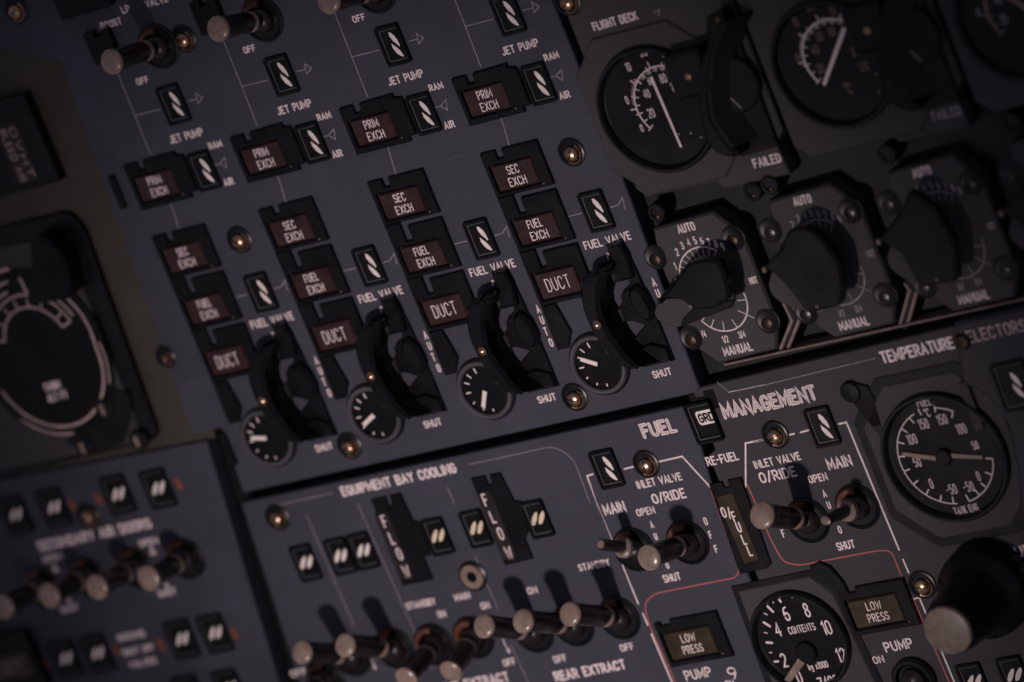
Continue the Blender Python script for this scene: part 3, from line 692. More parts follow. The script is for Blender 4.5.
switch((-107.83, 154.2, 159.66, 32.75), 'beige-capped switch below BOOST at the head of the leftmost column', 'booster switches', rcap=5.3)
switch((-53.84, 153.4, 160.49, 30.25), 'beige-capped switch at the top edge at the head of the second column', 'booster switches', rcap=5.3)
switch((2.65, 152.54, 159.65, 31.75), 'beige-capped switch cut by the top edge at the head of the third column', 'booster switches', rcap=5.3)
pb = (120.12, -171.83)
T = Thing('toggle_switch', 'dark round switch cut by the bottom edge below the right PUMP lettering', 'toggle switch', pb)
m = M(); m.lathe(pb, [(9.5, 0), (9.5, 2), (8.6, 3), (7.4, 3), (6.4, 1.5), (3, 1.2)], 36); T.part('base', m, 'satin')
m = M(); m.lathe(pb, [(5.4, 1), (5, 3), (3.4, 4.4), (1.4, 5)], 28); T.part('boot', m, 'boot')
m = M(); m.frustum((pb[0], pb[1] - 1, 3), (pb[0], pb[1] - 13, 25), [(0, 2.6), (.2, 4), (.95, 4.6), (1, 4.2)]); T.part('lever', m, 'grip')

# ---------------------------------------------------------------- quarter-turn fasteners
def fastener(c, label, r=4.6, rot=20, group='brass fasteners', ring='satin'):
    T = Thing('panel_fastener', label, 'fastener', c, group)
    m = M(); m.lathe(c, [(r + 1.3, 0), (r + 1.3, 0.5), (r + .7, 0.8), (r, 0.8), (r - .3, 0.3), (.5, .25)], 36); w_ = T.part('washer', m, ring)
    m = M(); m.lathe((c[0] + .5, c[1] - .5), [(r - .2, 0.3), (r - .3, 1.3), (r - .6, 1.7), (r - 1.0, 1.6), (r - 1.3, .6)], 36, -130, 50); T.part('rim', m, 'brass', w_)  # half ring only, shaped as the bright crescent of light at lower right
    m = M(); c = (c[0] - .2, c[1] - .5); r = r * .9; m.lathe(c, [(r - 1.0, 0.2), (r - 1.05, 1.2), (r - 1.5, 2.0), (r - 2.3, 2.5), (0.7, 2.7), (0.6, 2.4), (0.01, 2.3)], 32); b = T.part('stud', m, 'brass')
    m = M(); a = math.radians(rot); L = r - 2.0
    m.stroke([(c[0] - L * math.cos(a), c[1] - L * math.sin(a)), (c[0] + L * math.cos(a), c[1] + L * math.sin(a))], 0.7, 2.2, 0.55); T.part('slot', m, 'dial', b)
    return T
for q, lab, rot in (((-94.54, 154.39), 'brass fastener beside the leftmost booster switch', 30),
               ((61.19, 69.49), 'brass fastener between the AIR lettering and the FLIGHT DECK gauge', 60),
               ((-107.88, 67.81), 'brass fastener between the two left columns', -40),
               ((-96.24, -28.07), 'brass fastener near SHUT of the second column', 10),
               ((18.38, -28.39), 'brass fastener near SHUT of the third column', -20),
               ((38.55, -61.93), 'brass fastener in the white line below the FUEL title', 75),
               ((101.16, -60.98), 'brass fastener in the white line below the MANAGEMENT title', 15),
               ((-146.05, -52.0), 'brass fastener at the left end of the equipment bay title line', 45),
               ((139.44, -133.68), 'brass fastener beside the numeral 3 and the right white line', -10),
               ((-241.24, -33.78), 'blurred brass fastener above SECONDARY AIR DOORS', 5),
               ((85.77, 128.05), 'brass fastener at the top edge left of FLIGHT DECK', 35),
               ((-169.2, 184.63), 'blurred brass fastener in the top left corner', 35)):
    fastener(q, lab, 4.7, rot)
fastener((-167.87, 26.74), 'small bright fastener on the olive strip left of the leftmost DUCT light', 3.6, 60)
sp = (198.43, -38.84)
T = Thing('panel_fastener', 'dark screw covering the first letter of SELECTORS', 'fastener', (sp[0], sp[1], 3.0), None)
m = M(); m.lathe((sp[0], sp[1], 3.0), [(3.4, 0), (3.4, 1), (2.6, 2), (0.02, 2.2)], 28); T.part('stud', m, 'steel')
m = M(); m.stroke([(sp[0] - 2, sp[1] - 1), (sp[0] + 2, sp[1] + 1)], .7, 4.7, .6); T.part('slot', m, 'dial')
# ring jack
rj = (-62.82, -93.9)
T = Thing('jack_socket', 'pale ring socket with a black hole above the MAIN lettering', 'socket', rj)
m = M(); m.lathe(rj, [(6.6, 0), (6.6, 0.8), (5.6, 1.2), (5.4, .5)], 36); T.part('washer', m, 'satin')
m = M(); m.lathe(rj, [(5.4, 0), (5.4, 1.6), (5.0, 2.0), (2.6, 2.0), (2.3, 1.6), (2.3, 0.4)], 36); T.part('ring', m, 'collar')
m = M(); m.lathe(rj, [(2.4, 0.2), (2.35, 0.5), (0.02, 0.5)], 24); T.part('hole', m, 'dial')

# ---------------------------------------------------------------- valve selectors and their little position gauges
def d_outline(c, r, right, top, bot, n=22):
    """left arc closed by straight right side"""
    t = [p for p in arc(c, r, 98, 262, n)]
    return [(right, bot), (right, top)] + [(c[0] + 1, top)] + [p for p in t if bot < p[1] < top] + [(c[0] - 4, bot)]
def selector(du, dv, label, group):
    c = (67.5 + du, 2.5 + dv)
    def s(pts): return [(p[0] + du, p[1] + dv) for p in pts]
    T = Thing('valve_selector', label, 'selector', (c[0] - 6, c[1]), group)
    wa = s([(57.4, 14.2), (64.4, 14.2), (63.8, 12.0), (59.6, 10.2), (58.2, 6.6), (54.6, 3.4), (53.6, 6.6), (54.6, 10)])
    wb = s([(55.2, -2.2), (58.4, -2.6), (63.6, -5.4), (59.8, -7.6), (56.6, -9.6), (55.4, -5.5)])
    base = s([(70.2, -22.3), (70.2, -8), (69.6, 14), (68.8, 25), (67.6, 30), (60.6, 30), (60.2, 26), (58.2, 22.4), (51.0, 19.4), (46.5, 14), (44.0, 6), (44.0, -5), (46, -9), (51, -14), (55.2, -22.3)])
    m = M(); m.prism(base, 0, 1.4, 0.4, [wa, wb]); T.part('shadow_plate', m, 'black')  # thin black plate added in the outline of the selector's shadow on the panel
    # C shaped guard standing off the panel, open to the right
    outer = [(63.82, 22.37), (58.75, 23.07), (53.32, 23.0), (49.98, 21.29), (46.76, 14.46), (45.24, 6.89), (46.08, -3.6), (48.78, -12.66), (54.6, -19.29), (61.48, -18.96)]
    inner = [(59.31, -17.19), (56.2, -12.68), (54.51, -6.52), (53.06, -1.61), (52.8, 4.74), (54.31, 11.69), (58.02, 18.16), (62.46, 20.85)]
    m = M(); m.prism(s(rounded(outer + inner, 4.0, 4, True)), 1.3, 12, 1.5)
    m.prism(s([(57.5, -19.0), (69.8, -21.8), (69.8, -16), (63.4, -13), (58.5, -14)]), 1.3, 3.2, .5); G_ = T.part('guard', m, 'black')
    gp = (50.18, 2.27)
    gc = (gp[0] + du, gp[1] + dv)
    m = M(); m.lathe((gc[0], gc[1], 11.9), [(2.1, 0), (2.0, 0.8), (1.3, 1.5), (0.02, 1.75)], 20); T.part('guard_screw', m, 'brass', G_)
    left = [(58.0, 23.4), (53, 22.6), (49.0, 18), (47.4, 8), (47.6, -2), (50.6, -10), (57.0, -18.6)]
    b0 = [(66, -21.0), (60, -14), (56.8, -9.6), (55.3, -5.5), (54.6, 1), (53.8, 6.6), (54.8, 10), (57.6, 14.2)]
    b1 = [(60.5, -18.8), (55.6, -13.4), (52.4, -8.4), (50.6, -4.5), (49.8, 1), (49.6, 7), (50.8, 12), (53.6, 16.2)]
    m = M(); m.loft(s(left + b0), 1.3, s(left + b1), 11.2); T.part('drum', m, 'black')
    # the handle: hub and pointed grip
    m = M(); m.prism(s(rounded([(62.2, 5.2), (63.6, 10.6), (67.5, 12.5), (70.4, 8), (71.2, 0), (69, -4.2), (64.5, -2.5)], 2.0, closed=True)), 1.3, 4.4, 1.4)
    m.prism(s([(58.6, 9.0), (64.0, 11), (66, 2), (59.6, 1.5), (57.8, 4.5)]), 1.3, 2.2, .3); Hd = T.part('handle', m, 'black')
    m = M(); m.prism(s([(62.2, 15), (68.2, 15), (69.2, 24), (68, 30), (63.4, 30), (61.2, 22)]), 1.3, 4.0, 0.8); T.part('pointer', m, 'black', Hd)
    return T
def hooded(du, dv, label):
    def s(pts): return [(p[0] + du, p[1] + dv) for p in pts]
    b = s([(148.53, 108.94), (151.84, 106.18), (152.99, 100.98), (152.18, 52.31), (135.1, 51.89), (129.17, 56.11), (128.18, 70.81), (133.88, 89.46), (143.31, 108.2)])
    c = s([(143.94, 80.63)])[0]
    T = Thing('hooded_selector', label, 'selector', c, 'hooded selectors')
    m = M(); m.prism(b, 0, 2.0, .5); T.part('base_plate', m, 'black')
    outer = [(155.16, 110.9), (150.36, 110.51), (147.87, 107.6), (144.39, 99.66), (139.1, 95.95), (132.71, 84.76), (128.98, 73.45), (127.02, 63.35), (128.96, 57.36), (135.76, 54.08), (141.34, 54.51)]
    inner = [(137.03, 58.12), (134.86, 65.26), (133.55, 71.53), (136.75, 81.63), (142.45, 92.43), (149.14, 100.74), (155.26, 106.41)]
    m = M(); m.prism(s(rounded(outer + inner, 4.0, 4, True)), 1.8, 10, 1.5); T.part('guard', m, 'black')
    up = [p[:2] for p in inner]          # from the bottom end up to the top end
    lf = [(p[0] - 2.5, p[1]) for p in up[::-1]]
    m = M(); m.loft(s([(p[0] + 9, p[1]) for p in up] + lf), 1.8, s([(p[0] + 1, p[1]) for p in up] + lf), 9.2); T.part('drum', m, 'black')
    m = M(); m.lathe(c, [(11.5, 1.8), (11.5, 3.4), (10.9, 4.0), (.02, 4.0)], 36); D_ = T.part('dial_face', m, 'dial')
    m = M(); m.stroke(s([(140.81, 77.04), (144.15, 71.2)]), .5, 4.02); T.part('needle', m, 'dim', D_)
    m = M(); m.prism(s([(142.31, 90.6), (148.37, 89.63), (146.29, 86.81), (140.12, 86.69)]), 1.9, 4.1, .2); T.part('orange_mark', m, 'boot')
    q = s([(152.18, 108.55)])[0]
    m = M(); m.lathe((q[0], q[1], 9.9), [(2.2, 0), (1.8, .7), (.02, 1)], 20); T.part('guard_screw', m, 'steel')
def position_gauge(c, label, angle):
    T = Thing('position_gauge', label, 'gauge', c, 'valve position gauges')
    m = M(); m.lathe(c, [(13.6, 0), (13.6, 0.8), (13.1, 1.2), (12.6, 1.2), (12.5, 0)], 48); T.part('gasket', m, 'satin')
    m = M(); m.lathe(c, [(12.7, 0.3), (12.7, 2.0), (12.2, 2.5), (11.2, 2.5), (10.6, 1.9), (10.6, .6)], 48); T.part('bezel', m, 'rim')
    m = M(); m.lathe(c, [(10.7, 0.2), (10.65, .8), (0.02, .8)], 40); d_ = T.part('dial', m, 'dial')
    m = M()
    for i, a in enumerate((100, 128, 152, 180, 210, 240, 268)):
        r1 = 9.6; r0 = 7.6 if i < 4 else 8.8
        a = math.radians(a); m.stroke([(c[0] + r0 * math.cos(a), c[1] + r0 * math.sin(a)), (c[0] + r1 * math.cos(a), c[1] + r1 * math.sin(a))], 0.6, 0.82)
    T.part('scale', m, 'white', d_)
    m = M(); a = math.radians(angle)
    p0 = (c[0] + .5 * math.cos(a), c[1] + .5 * math.sin(a)); p1 = (c[0] + 8.2 * math.cos(a), c[1] + 8.2 * math.sin(a)); q = (-math.sin(a), math.cos(a))
    m.prism([(p0[0] + q[0] * 1.0, p0[1] + q[1] * 1.0), (p0[0] - q[0] * 1.0, p0[1] - q[1] * 1.0), (p1[0] - q[0] * .9, p1[1] - q[1] * .9), (p1[0] + q[0] * .9, p1[1] + q[1] * .9)], 1.2, 1.7, 0.2)
    T.part('needle', m, 'stripe', d_)
    return T
for k in range(4):
    d = (k - 3) * PITCH
    col = ORD[k] + ' column'
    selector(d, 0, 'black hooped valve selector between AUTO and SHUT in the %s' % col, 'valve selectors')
    g_ = (-20.6 + (k - 2) * PITCH, -17.0)
    position_gauge(g_, 'small round black valve gauge tucked under the selector in the %s' % col, [168, 205, 240, 152][k])

# ---------------------------------------------------------------- temperature selectors on octagonal plates
for k in range(4):
    d = k * 54.3
    nm = ['nearest the grey panel, at the left', 'second from the left', 'third from the left, blurred', 'at the right edge, mostly cut off'][k]
    P0 = [(83.4, 31.8), (112.2, 32.9), (121.4, 21.4), (121.4, -16), (116.6, -27.0), (89, -27.6), (81.2, -19), (80.4, 18)]
    c = (101.0 + d, 3.0)
    T = Thing('temperature_plate', 'grey eight-sided AUTO and MANUAL plate, %s' % nm, 'plate', (c[0], c[1], -8), 'AUTO and MANUAL plates')
    m = M(); m.prism([(x + d, y) for x, y in P0], -8, 0.6, 0.9); T.part('face_plate', m, 'plate')
    def loc(p): return (p[0] + d, p[1])
    z = 0.6
    caption(T, 'AUTO', loc((94.05, 27.31)), loc((102.33, 27.34)), 3.8, 0.62, z)
    caption(T, 'MANUAL', loc((92.84, -25.31)), loc((106.59, -25.33)), 4.0, 0.66, z)
    m = M()
    for i in range(10):
        a = math.radians([158, 136, 118, 107, 97.5, 89, 80.5, 72, 63, 54][i]); rr = [16, 17.6, 20, 20.6, 20.6, 20.6, 20, 19.6, 19.4, 19.2][i]
        centred(m, '0123456789'[i], (99.5 + d + rr * math.cos(a), 2.8 + rr * math.sin(a)), 3.2, 0.5, z)
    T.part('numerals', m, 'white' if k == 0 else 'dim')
    ua = (99.4 + d, 7.9); la = (99.8 + d, -3.1)
    m = M(); m.stroke(arc(ua, 12.5, 182, 50), 0.55, z); m.stroke(arc(la, 12.3, 6, -152), 0.55, z)
    ticks(m, ua, [(176 - i * 14, 8.6, 12.4, .25) for i in range(10)], z)
    ticks(m, la, [(a, 8.4, 12.4 if a != -37 else 15.5, .35) for a in (-7, -37, -73, -103, -130, -152)], z)
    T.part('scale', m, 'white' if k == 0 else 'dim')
    m = M()
    for tx, p in (('1/4', (87.2, -14.35)), ('1/2', (96.1, -18.4)), ('3/4', (104.05, -17.96)), ('HOT', (118.34, 2.38))):
        centred(m, tx, loc(p), 2.9, 0.45, z, 0.55)
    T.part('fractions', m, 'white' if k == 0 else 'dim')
    # corner screws, dark recessed heads
    for p in ((80.06, 20.45), (116.98, 20.77), (81.54, -14.72), (117.72, -14.95)):
        q = loc(p)
        m = M(); m.lathe((q[0], q[1]), [(5.2, z), (5.2, z + .2), (4.9, z + .3), (4.5, z + .08), (.5, z + .05)], 28); r_ = T.part('screw', m, 'board')
        m = M(); m.lathe((q[0] - .9, q[1] - 1.0), [(2.6, z), (2.5, z + .3), (2.2, z + .45), (0.02, z + .5)], 24); hd = T.part('screw_head', m, 'boot' if k else 'steel', r_)
        m = M(); a = math.radians(60 + 50 * k); m.stroke([(q[0] - .9 - 1.7 * math.cos(a), q[1] - 1.0 - 1.7 * math.sin(a)), (q[0] - .9 + 1.7 * math.cos(a), q[1] - 1.0 + 1.7 * math.sin(a))], 0.7, z + .3, .3); T.part('screw_slot', m, 'dial', r_)
    # the knob
    T = Thing('temperature_selector', 'black pointed knob on the AUTO plate, %s' % nm, 'knob', (c[0], c[1], z), 'temperature knobs')
    skirt = [(84, 8.6), (80.1, 6.2), (75.8, 1.6), (75.4, -1.6), (79.3, -5.0), (84.4, -7.2), (112, -3.0), (114, 3), (111, 13), (98, 15)]
    if k: skirt = [(83, 9), (79.4, 7), (75.4, 1.6), (75.4, -2.5), (78.5, -7), (83.5, -10.2), (90, -12.3), (104, -10), (108, 3), (105, 13), (96, 16)]
    m = M(); m.prism([(x + d, y) for x, y in rounded(skirt, 2.5, 4, True)], 8.0, 10, .5); m.lathe((98 + d, 3), [(8, z), (8, 8.5)], 32); T.part('skirt', m, 'plate')
    poly = [(82.9, 7.0), (92, 12.4), (101.6, 18.6), (108, 19), (115.6, 16.8), (115.4, 8), (113.6, 0.6), (104, -1.6), (95.6, 0.0), (92.6, 4.9)] if k == 0 else \
           [(79.2, 10.6), (90, 16), (95, 22.0), (102, 23.0), (107, 19), (109.5, 13), (112, 5.5), (109.5, -5), (105.5, -11.5), (90.2, -11.7), (88.8, -8.9), (85.8, .2), (82.6, 6.2)] if k == 1 else \
           [(77.2, 10.9), (92, 20), (98, 27), (101, 24), (106, 17), (108.5, 3), (104, -12), (87, -11.7), (84.4, 3.5)]
    m = M(); m.prism([(x + d, y) for x, y in rounded(poly, 2.0, 4, True)], 9.8, 14, 1.2)
    if k == 0: m.prism([(x + d, y) for x, y in [(85.2, -6.6), (111.5, -3.4), (113.4, -.6), (96, .4), (88, -3.4)]], 9.8, 10.8, .4)
    b_ = T.part('grip', m, 'black')
    m = M(); tp = {0: (82.8, 6.8), 1: (79.0, 9.6), 2: (77.2, 10.2)}[min(k, 2)]; m.box(tp[0] - .7 + d, tp[0] + .9 + d, tp[1] - 1.4, tp[1] + .6, 10.5, 14.3, .3); T.part('pointer_tip', m, 'black' if k == 0 else 'collar', b_)
    m = M(); m.lathe((95.6 + d, 1.6 if k == 0 else -9.6, 13.8), [(0.7, 0), (0.6, .5), (.02, .8)], 12); T.part('grub_screw', m, 'collar', b_)
# standoff pillars between the plates
for i, (q, lab) in enumerate((((87.86, 37.67), 'below the left rim of the FLIGHT DECK gauge'), ((132.74, 36.94), 'below the left FAILED lettering'), ((141.06, 37.91), 'right of the left FAILED lettering'), ((250.45, 39.42), 'at the right edge below the cropped gauge'), ((195.12, 38.74), 'below the degrees C gauge'))):
    T = Thing('support_post', 'short black post in the dark gap ' + lab, 'post', (q[0], q[1], -9), 'black posts in the gap')
    m = M(); m.lathe((q[0], q[1]), [(4.0, -9), (4.0, 0.4), (3.4, 1.0), (2.4, 1.0), (2.2, .2), (.02, .2)], 24); T.part('post', m, 'satin')
    m = M(); m.lathe((q[0] - .6, q[1] - 1.6), [(1.1, 0), (1.0, .5), (.02, .8)], 12); T.part('screw', m, 'steel')
# rails between the plates, coloured salmon to stand for the lit plate edges
for pts, lab in ((((118.96, -27.57), (128.45, -17.57), (127.72, -10.06)), 'thin salmon lit-edge rail in the gap between the first and second AUTO plates'),
                 (((173.76, -28.52), (183.32, -15.96), (182.49, -13.34)), 'thin salmon lit-edge rail in the gap between the second and third AUTO plates')):
    T = Thing('lit_edge_rail', lab, 'rail', (pts[0][0], pts[0][1], -9), 'lit edge rails')
    for o in (-2.0, 1.6):
        m = M(); m.stroke([(p[0] + o, p[1]) for p in pts], 1.6, -2.5, .8); T.part('rail', m, 'salmon')
    m = M(); m.stroke(pts, 6.5, -9, 6.4); T.part('rail_foot', m, 'satin')
er = ((136.06, -28.11), (173.64, -28.31), (230.84, -27.41))
T = Thing('lit_edge_rail', 'long salmon lit-edge rail along the dark gap above the TEMPERATURE lettering', 'rail', (er[1][0], er[1][1], -9), 'lit edge rails')
m = M(); m.prism([(90, -29.4), (330, -29.4), (330, -28.5), (90, -28.5)], -9, -0.6, 0.3); T.part('rail', m, 'salmon')

# ---------------------------------------------------------------- round gauges
def gauge_body(T, c, r, h, plate=None):
    if plate:
        m = M(); m.prism([(c[0] + x, c[1] + y) for x, y in plate], 0, h - 1.8, 0.6); T.part('bezel_plate', m, 'plate')
    m = M(); m.lathe(c, [(r + .6, 0), (r + .6, h + .6), (r, h + 1.4), (r - 0.8, h + 1.4), (r - 2.0, h - .3), (r - 2.1, h - 1.4)], 64); T.part('bezel', m, 'satin')
    m = M(); m.lathe(c, [(r - 2.0, 0.4), (r - 2.05, h - 1.2), (.02, h - 1.2)], 56); return T.part('dial', m, 'dial')
def octo(a, b, k):
    return [(-a, -b + k), (-a + k, -b), (a - k, -b), (a, -b + k), (a, b - k), (a - k, b), (-a + k, b), (-a, b - k)]
def hand(c, a, r0, r1, w0, w1, z, t=0.5):
    a = math.radians(a); e = (math.cos(a), math.sin(a)); q = (-e[1], e[0]); m = M()
    m.prism([(c[0] + e[0] * r0 + q[0] * w0, c[1] + e[1] * r0 + q[1] * w0), (c[0] + e[0] * r0 - q[0] * w0, c[1] + e[1] * r0 - q[1] * w0),
             (c[0] + e[0] * r1 - q[0] * w1, c[1] + e[1] * r1 - q[1] * w1), (c[0] + e[0] * r1 + q[0] * w1, c[1] + e[1] * r1 + q[1] * w1)], z, z + t, 0.15)
    return m
# fuel temperature
c = (171.68, -83.38)
c = (c[0], c[1]); z = 1.82
T = Thing('fuel_temperature_gauge', 'round fuel temperature gauge with two needles in an eight-sided bezel', 'gauge', c)
D_ = gauge_body(T, c, 26.4, 3.0, [(x, y) for x, y in octo(31, 33, 15)])
m = M(); m.prism([(c[0] + x, c[1] + y) for x, y in octo(34.5, 36.5, 16)], 0, .5, .2); T.part('surround', m, 'satin')
dc = (171.47, -83.03)
m = M(); m.stroke(arc(dc, 20.2, 108, 262), .42, z); m.stroke(arc(dc, 20.2, 80, 58), .42, z); m.stroke(arc(dc, 20.2, -14, -82), .42, z)
ticks(m, dc, [(a, 17.4, 20.2, .5) for a in (116, 134, 152, 170, 188, 206, 224, 242, 258, 58, -14, -34, -52, -66, -82)] + [(a, 18.6, 21.0, .5) for a in (100, 80)] , z)
T.part('scale', m, 'white', D_)
m = M()
for tx, p, cp in (('FUEL', (171.33, -59.66), 4.0), ('~C', (170.91, -64.43), 3.6), ('150', (167.64, -68.54), 4.2), ('150', (176.17, -68.28), 4.2), ('100', (160.18, -73.68), 4.2), ('100', (182.76, -73.5), 4.2),
                  ('50', (158.61, -83.26), 4.0), ('50', (185.92, -81.21), 3.4), ('0', (161.01, -92.93), 4.2), ('-50', (168.68, -96.87), 4.2), ('-50', (176.26, -97.15), 4.2), ('0', (182.22, -93.73), 4.0), ('TANK ENG', (171.57, -105.94), 3.2)):
    centred(m, tx, (p[0], p[1]), cp, 0.36, z, 0.5, 0.0, 2.2)
T.part('numerals', m, 'white', D_)
n0, n1 = (167.8, -83.05), (154.01, -78.39); n2, n3 = (173.3, -82.85), (187.54, -86.35)
for a, b in ((n0, n1), (n2, n3)):
    m = M(); d = Vector((b[0] - a[0], b[1] - a[1])).normalized(); q = (-d.y * 1.05, d.x * 1.05)
    m.prism([(a[0] + q[0], a[1] + q[1]), (a[0] - q[0], a[1] - q[1]), (b[0] - q[0] * .75, b[1] - q[1] * .75), (b[0] + q[0] * .75, b[1] + q[1] * .75)], 2.1, 2.8, .2)
    T.part('needle', m, 'collar', D_)
m = M(); m.lathe(dc, [(3.4, 1.8), (3.4, 3.4), (2.8, 3.9), (.02, 3.9)], 28); T.part('hub', m, 'dial', D_)
q = (141.58, -50.11)
T = Thing('gauge_lug', 'rounded black lug left of the fuel temperature gauge bezel', 'bracket', q)
m = M(); m.lathe(q, [(4.5, -.2), (4.5, 1.4), (3.8, 2.2), (.02, 2.4)], 24); m.prism([(q[0] - 1, q[1] - 4.4), (q[0] + 7, q[1] - 26), (q[0] + 9.0, q[1] - 4), (q[0] + 8, q[1] + 1), (q[0] + 1, q[1] + 4.2)], 0, 1.2, .3); T.part('lug', m, 'black')
# fuel contents
c = (77.2, -147.0); z = 1.82
T = Thing('fuel_contents_gauge', 'round CONTENTS gauge with white needle cut by the bottom edge', 'gauge', c)
D_ = gauge_body(T, c, 21.4, 3.0, [(-22.0, -32), (26, -32), (22.2, 17), (14.6, 26.0), (-20.0, 25.4)])
m = M(); m.prism([(c[0] + x, c[1] + y) for x, y in [(-25.5, -34), (29, -34), (24.6, 17.5), (16.4, 28.2), (-22.6, 27.6)]], 0, .5, .2); T.part('surround', m, 'satin')
dc = (78.01, -151.94)
m = M()
for txt, p, cp in (('0', (69.87, -162.01), 6), ('2', (66.16, -153.83), 6.2), ('4', (68.8, -140.49), 6.2), ('6', (75.45, -134.6), 6.4), ('8', (85.17, -134.69), 6.2),
                   ('10', (90.96, -143.49), 6.2), ('12', (92.61, -156.04), 6.2), ('CONTENTS', (79.75, -141.97), 3.3), ('kg x1000', (80.42, -158.63), 3.0), ('7400', (82.12, -166.29), 5.2)):
    centred(m, txt, (p[0], p[1]), cp, 0.42 if cp < 4 else 0.72, z, 0.62)
T.part('numerals', m, 'white', D_)
m = M()
PT = [(((61.64, -153.72)), ((63.39, -153.85)), .9), ((61.03, -149.51), (62.04, -149.77), .45), ((61.47, -145.09), (63.98, -145.68), 1.0),
      ((62.23, -140.73), (63.47, -141.26), .45), ((63.82, -136.43), (65.97, -138.64), 1.0), ((65.7, -132.67), (66.83, -133.67), .45),
      ((68.01, -129.32), (69.94, -132.85), 1.0), ((70.83, -126.78), (71.78, -129.18), .45), ((74.11, -125.76), (75.16, -129.29), 1.0), ((80.65, -127.7), (81.09, -128.25), .9)]
for a, b, w in PT: m.stroke([a, b], w, z)
T.part('scale', m, 'white', D_)
m = M(); a, b = (74.92, -154.72), (63.52, -163.25)
d = Vector((b[0] - a[0], b[1] - a[1])).normalized(); q = (-d.y * 1.7, d.x * 1.7)
m.prism([(a[0] + q[0], a[1] + q[1]), (a[0] - q[0], a[1] - q[1]), (b[0] - q[0] * .8, b[1] - q[1] * .8), (b[0] + q[0] * .8, b[1] + q[1] * .8)], 2.3, 3.2, .3); T.part('needle', m, 'cap', D_)
m = M(); m.lathe(dc, [(4.6, 1.8), (4.6, 3.2), (4.0, 3.7), (.02, 3.7)], 28); T.part('hub', m, 'dial', D_)
q = (97.86, -120.0)
m = M(); m.prism([(q[0] - 4, q[1] - 2), (q[0] + 9, q[1] - 15), (q[0] + 8, q[1] - 6), (q[0] + 5, q[1] + 1), (q[0] + 1, q[1] + 4), (q[0] - 4, q[1] + 3)], 0, 1.6, .4)
tag(mesh_obj('gauge_lug', m, 'black', (q[0], q[1], 0)), 'black lug above the CONTENTS gauge touching the red line', 'bracket')
# FLIGHT DECK temperature gauges
def cabin_gauge(c, label, needle, nums, ac, r, a0, a1, k):
    T = Thing('cabin_temperature_gauge', label, 'gauge', c, 'cabin temperature gauges')
    D_ = gauge_body(T, c, 25.2, 3.0, octo(30.5, 33, 13) if k == 0 else octo(30.5, 34, 6))
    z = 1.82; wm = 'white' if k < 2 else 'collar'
    m = M(); m.stroke(arc(ac, r, a0, a1, 40), .55 if k == 0 else .8, z)
    n = 12
    ticks(m, ac, [(a0 + (a1 - a0) * i / n, r - 1.9, r + (.2 if i % 2 else 1.2), .4) for i in range(n + 1)], z)
    ticks(m, ac, [(170 - 3.4 * i, r, r + 1.2, .25) for i in range(12)], z)
    ticks(m, ac, [(130 - 7 * i, r - 1.6, r, .3) for i in range(11)], z)
    ticks(m, ac, [(a, r, r + 2.6, .5) for a in (178, 137, 98, 63)], z)
    T.part('scale', m, wm, D_)
    m = M()
    for t, p, cp in nums: centred(m, t, p[:2], cp, .38, z, .56)
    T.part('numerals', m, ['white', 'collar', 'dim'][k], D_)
    a, b, w = needle; m = M(); d = Vector((b[0] - a[0], b[1] - a[1])).normalized(); q = (-d.y * w, d.x * w)
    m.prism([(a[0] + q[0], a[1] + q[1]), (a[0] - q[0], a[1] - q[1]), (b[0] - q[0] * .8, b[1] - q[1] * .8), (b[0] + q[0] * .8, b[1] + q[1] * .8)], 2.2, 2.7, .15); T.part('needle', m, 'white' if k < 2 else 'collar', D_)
    m = M(); m.lathe((c[0], c[1]), [(1.4, 1.8), (1.4, 2.1), (.02, 2.15)], 20); T.part('hub', m, 'dial', D_)
    m = M()
    for p in nums[:3]: m.lathe((c[0] + 14 - (p[1][0] - nums[0][1][0]) * .6, c[1] - 15 + (p[1][1] - nums[0][1][1]) * .2), [(.45, 1.7), (.4, 1.95), (.02, 2.0)], 8)
    T.part('dial_screw', m, 'dim', D_)
    return T
cabin_gauge((107.0, 78.2), 'round FLIGHT DECK gauge with one long slanting needle at top centre', ((110.22, 91.47), (111.23, 61.37), .6),
            [('0', (95.4, 84.6), 3.4), ('10', (101.6, 97.2), 3.6), ('20', (110.5, 101.6), 3.8), ('30', (119.0, 97.6), 3.6), ('0', (97.0, 72.4), 3.2), ('20', (103.6, 77.3), 3.8), ('40', (104.9, 85.2), 3.6), ('60', (108.9, 89.6), 3.2), ('80', (114.6, 89.4), 3.8), ('100', (118.4, 85.2), 3.6)], (113.0, 79.8), 14.9, 50, 214, 0)
cabin_gauge((188.6, 78.6), 'round gauge with needle leaning right and degrees C sign at upper right', ((199.2, 91.07), (181.61, 71.56), .9),
            [('~C', (190.76, 67.77), 4.6), ('10', (179.4, 97.8), 3.8), ('20', (187.7, 102.4), 3.8), ('30', (196.4, 98.4), 3.6), ('0', (174.6, 84.2), 3.4), ('20', (182.4, 77.9), 3.8), ('40', (183.2, 85.6), 3.8), ('60', (187.1, 90.1), 3.8), ('80', (192.9, 90.6), 3.8), ('100', (199.4, 81.1), 3.8), ('120', (200.4, 74.6), 3.8)], (191.4, 81.3), 14.5, 30, 214, 1)
cabin_gauge((270.5, 79.0), 'round gauge mostly cut off by the top right corner', ((278.4, 77.23), (269.4, 87.31), .9),
            [('0', (255, 84), 3.4), ('20', (264, 79), 3.6), ('40', (264.5, 87), 3.6)], (273.0, 82.0), 14.5, 30, 214, 2)
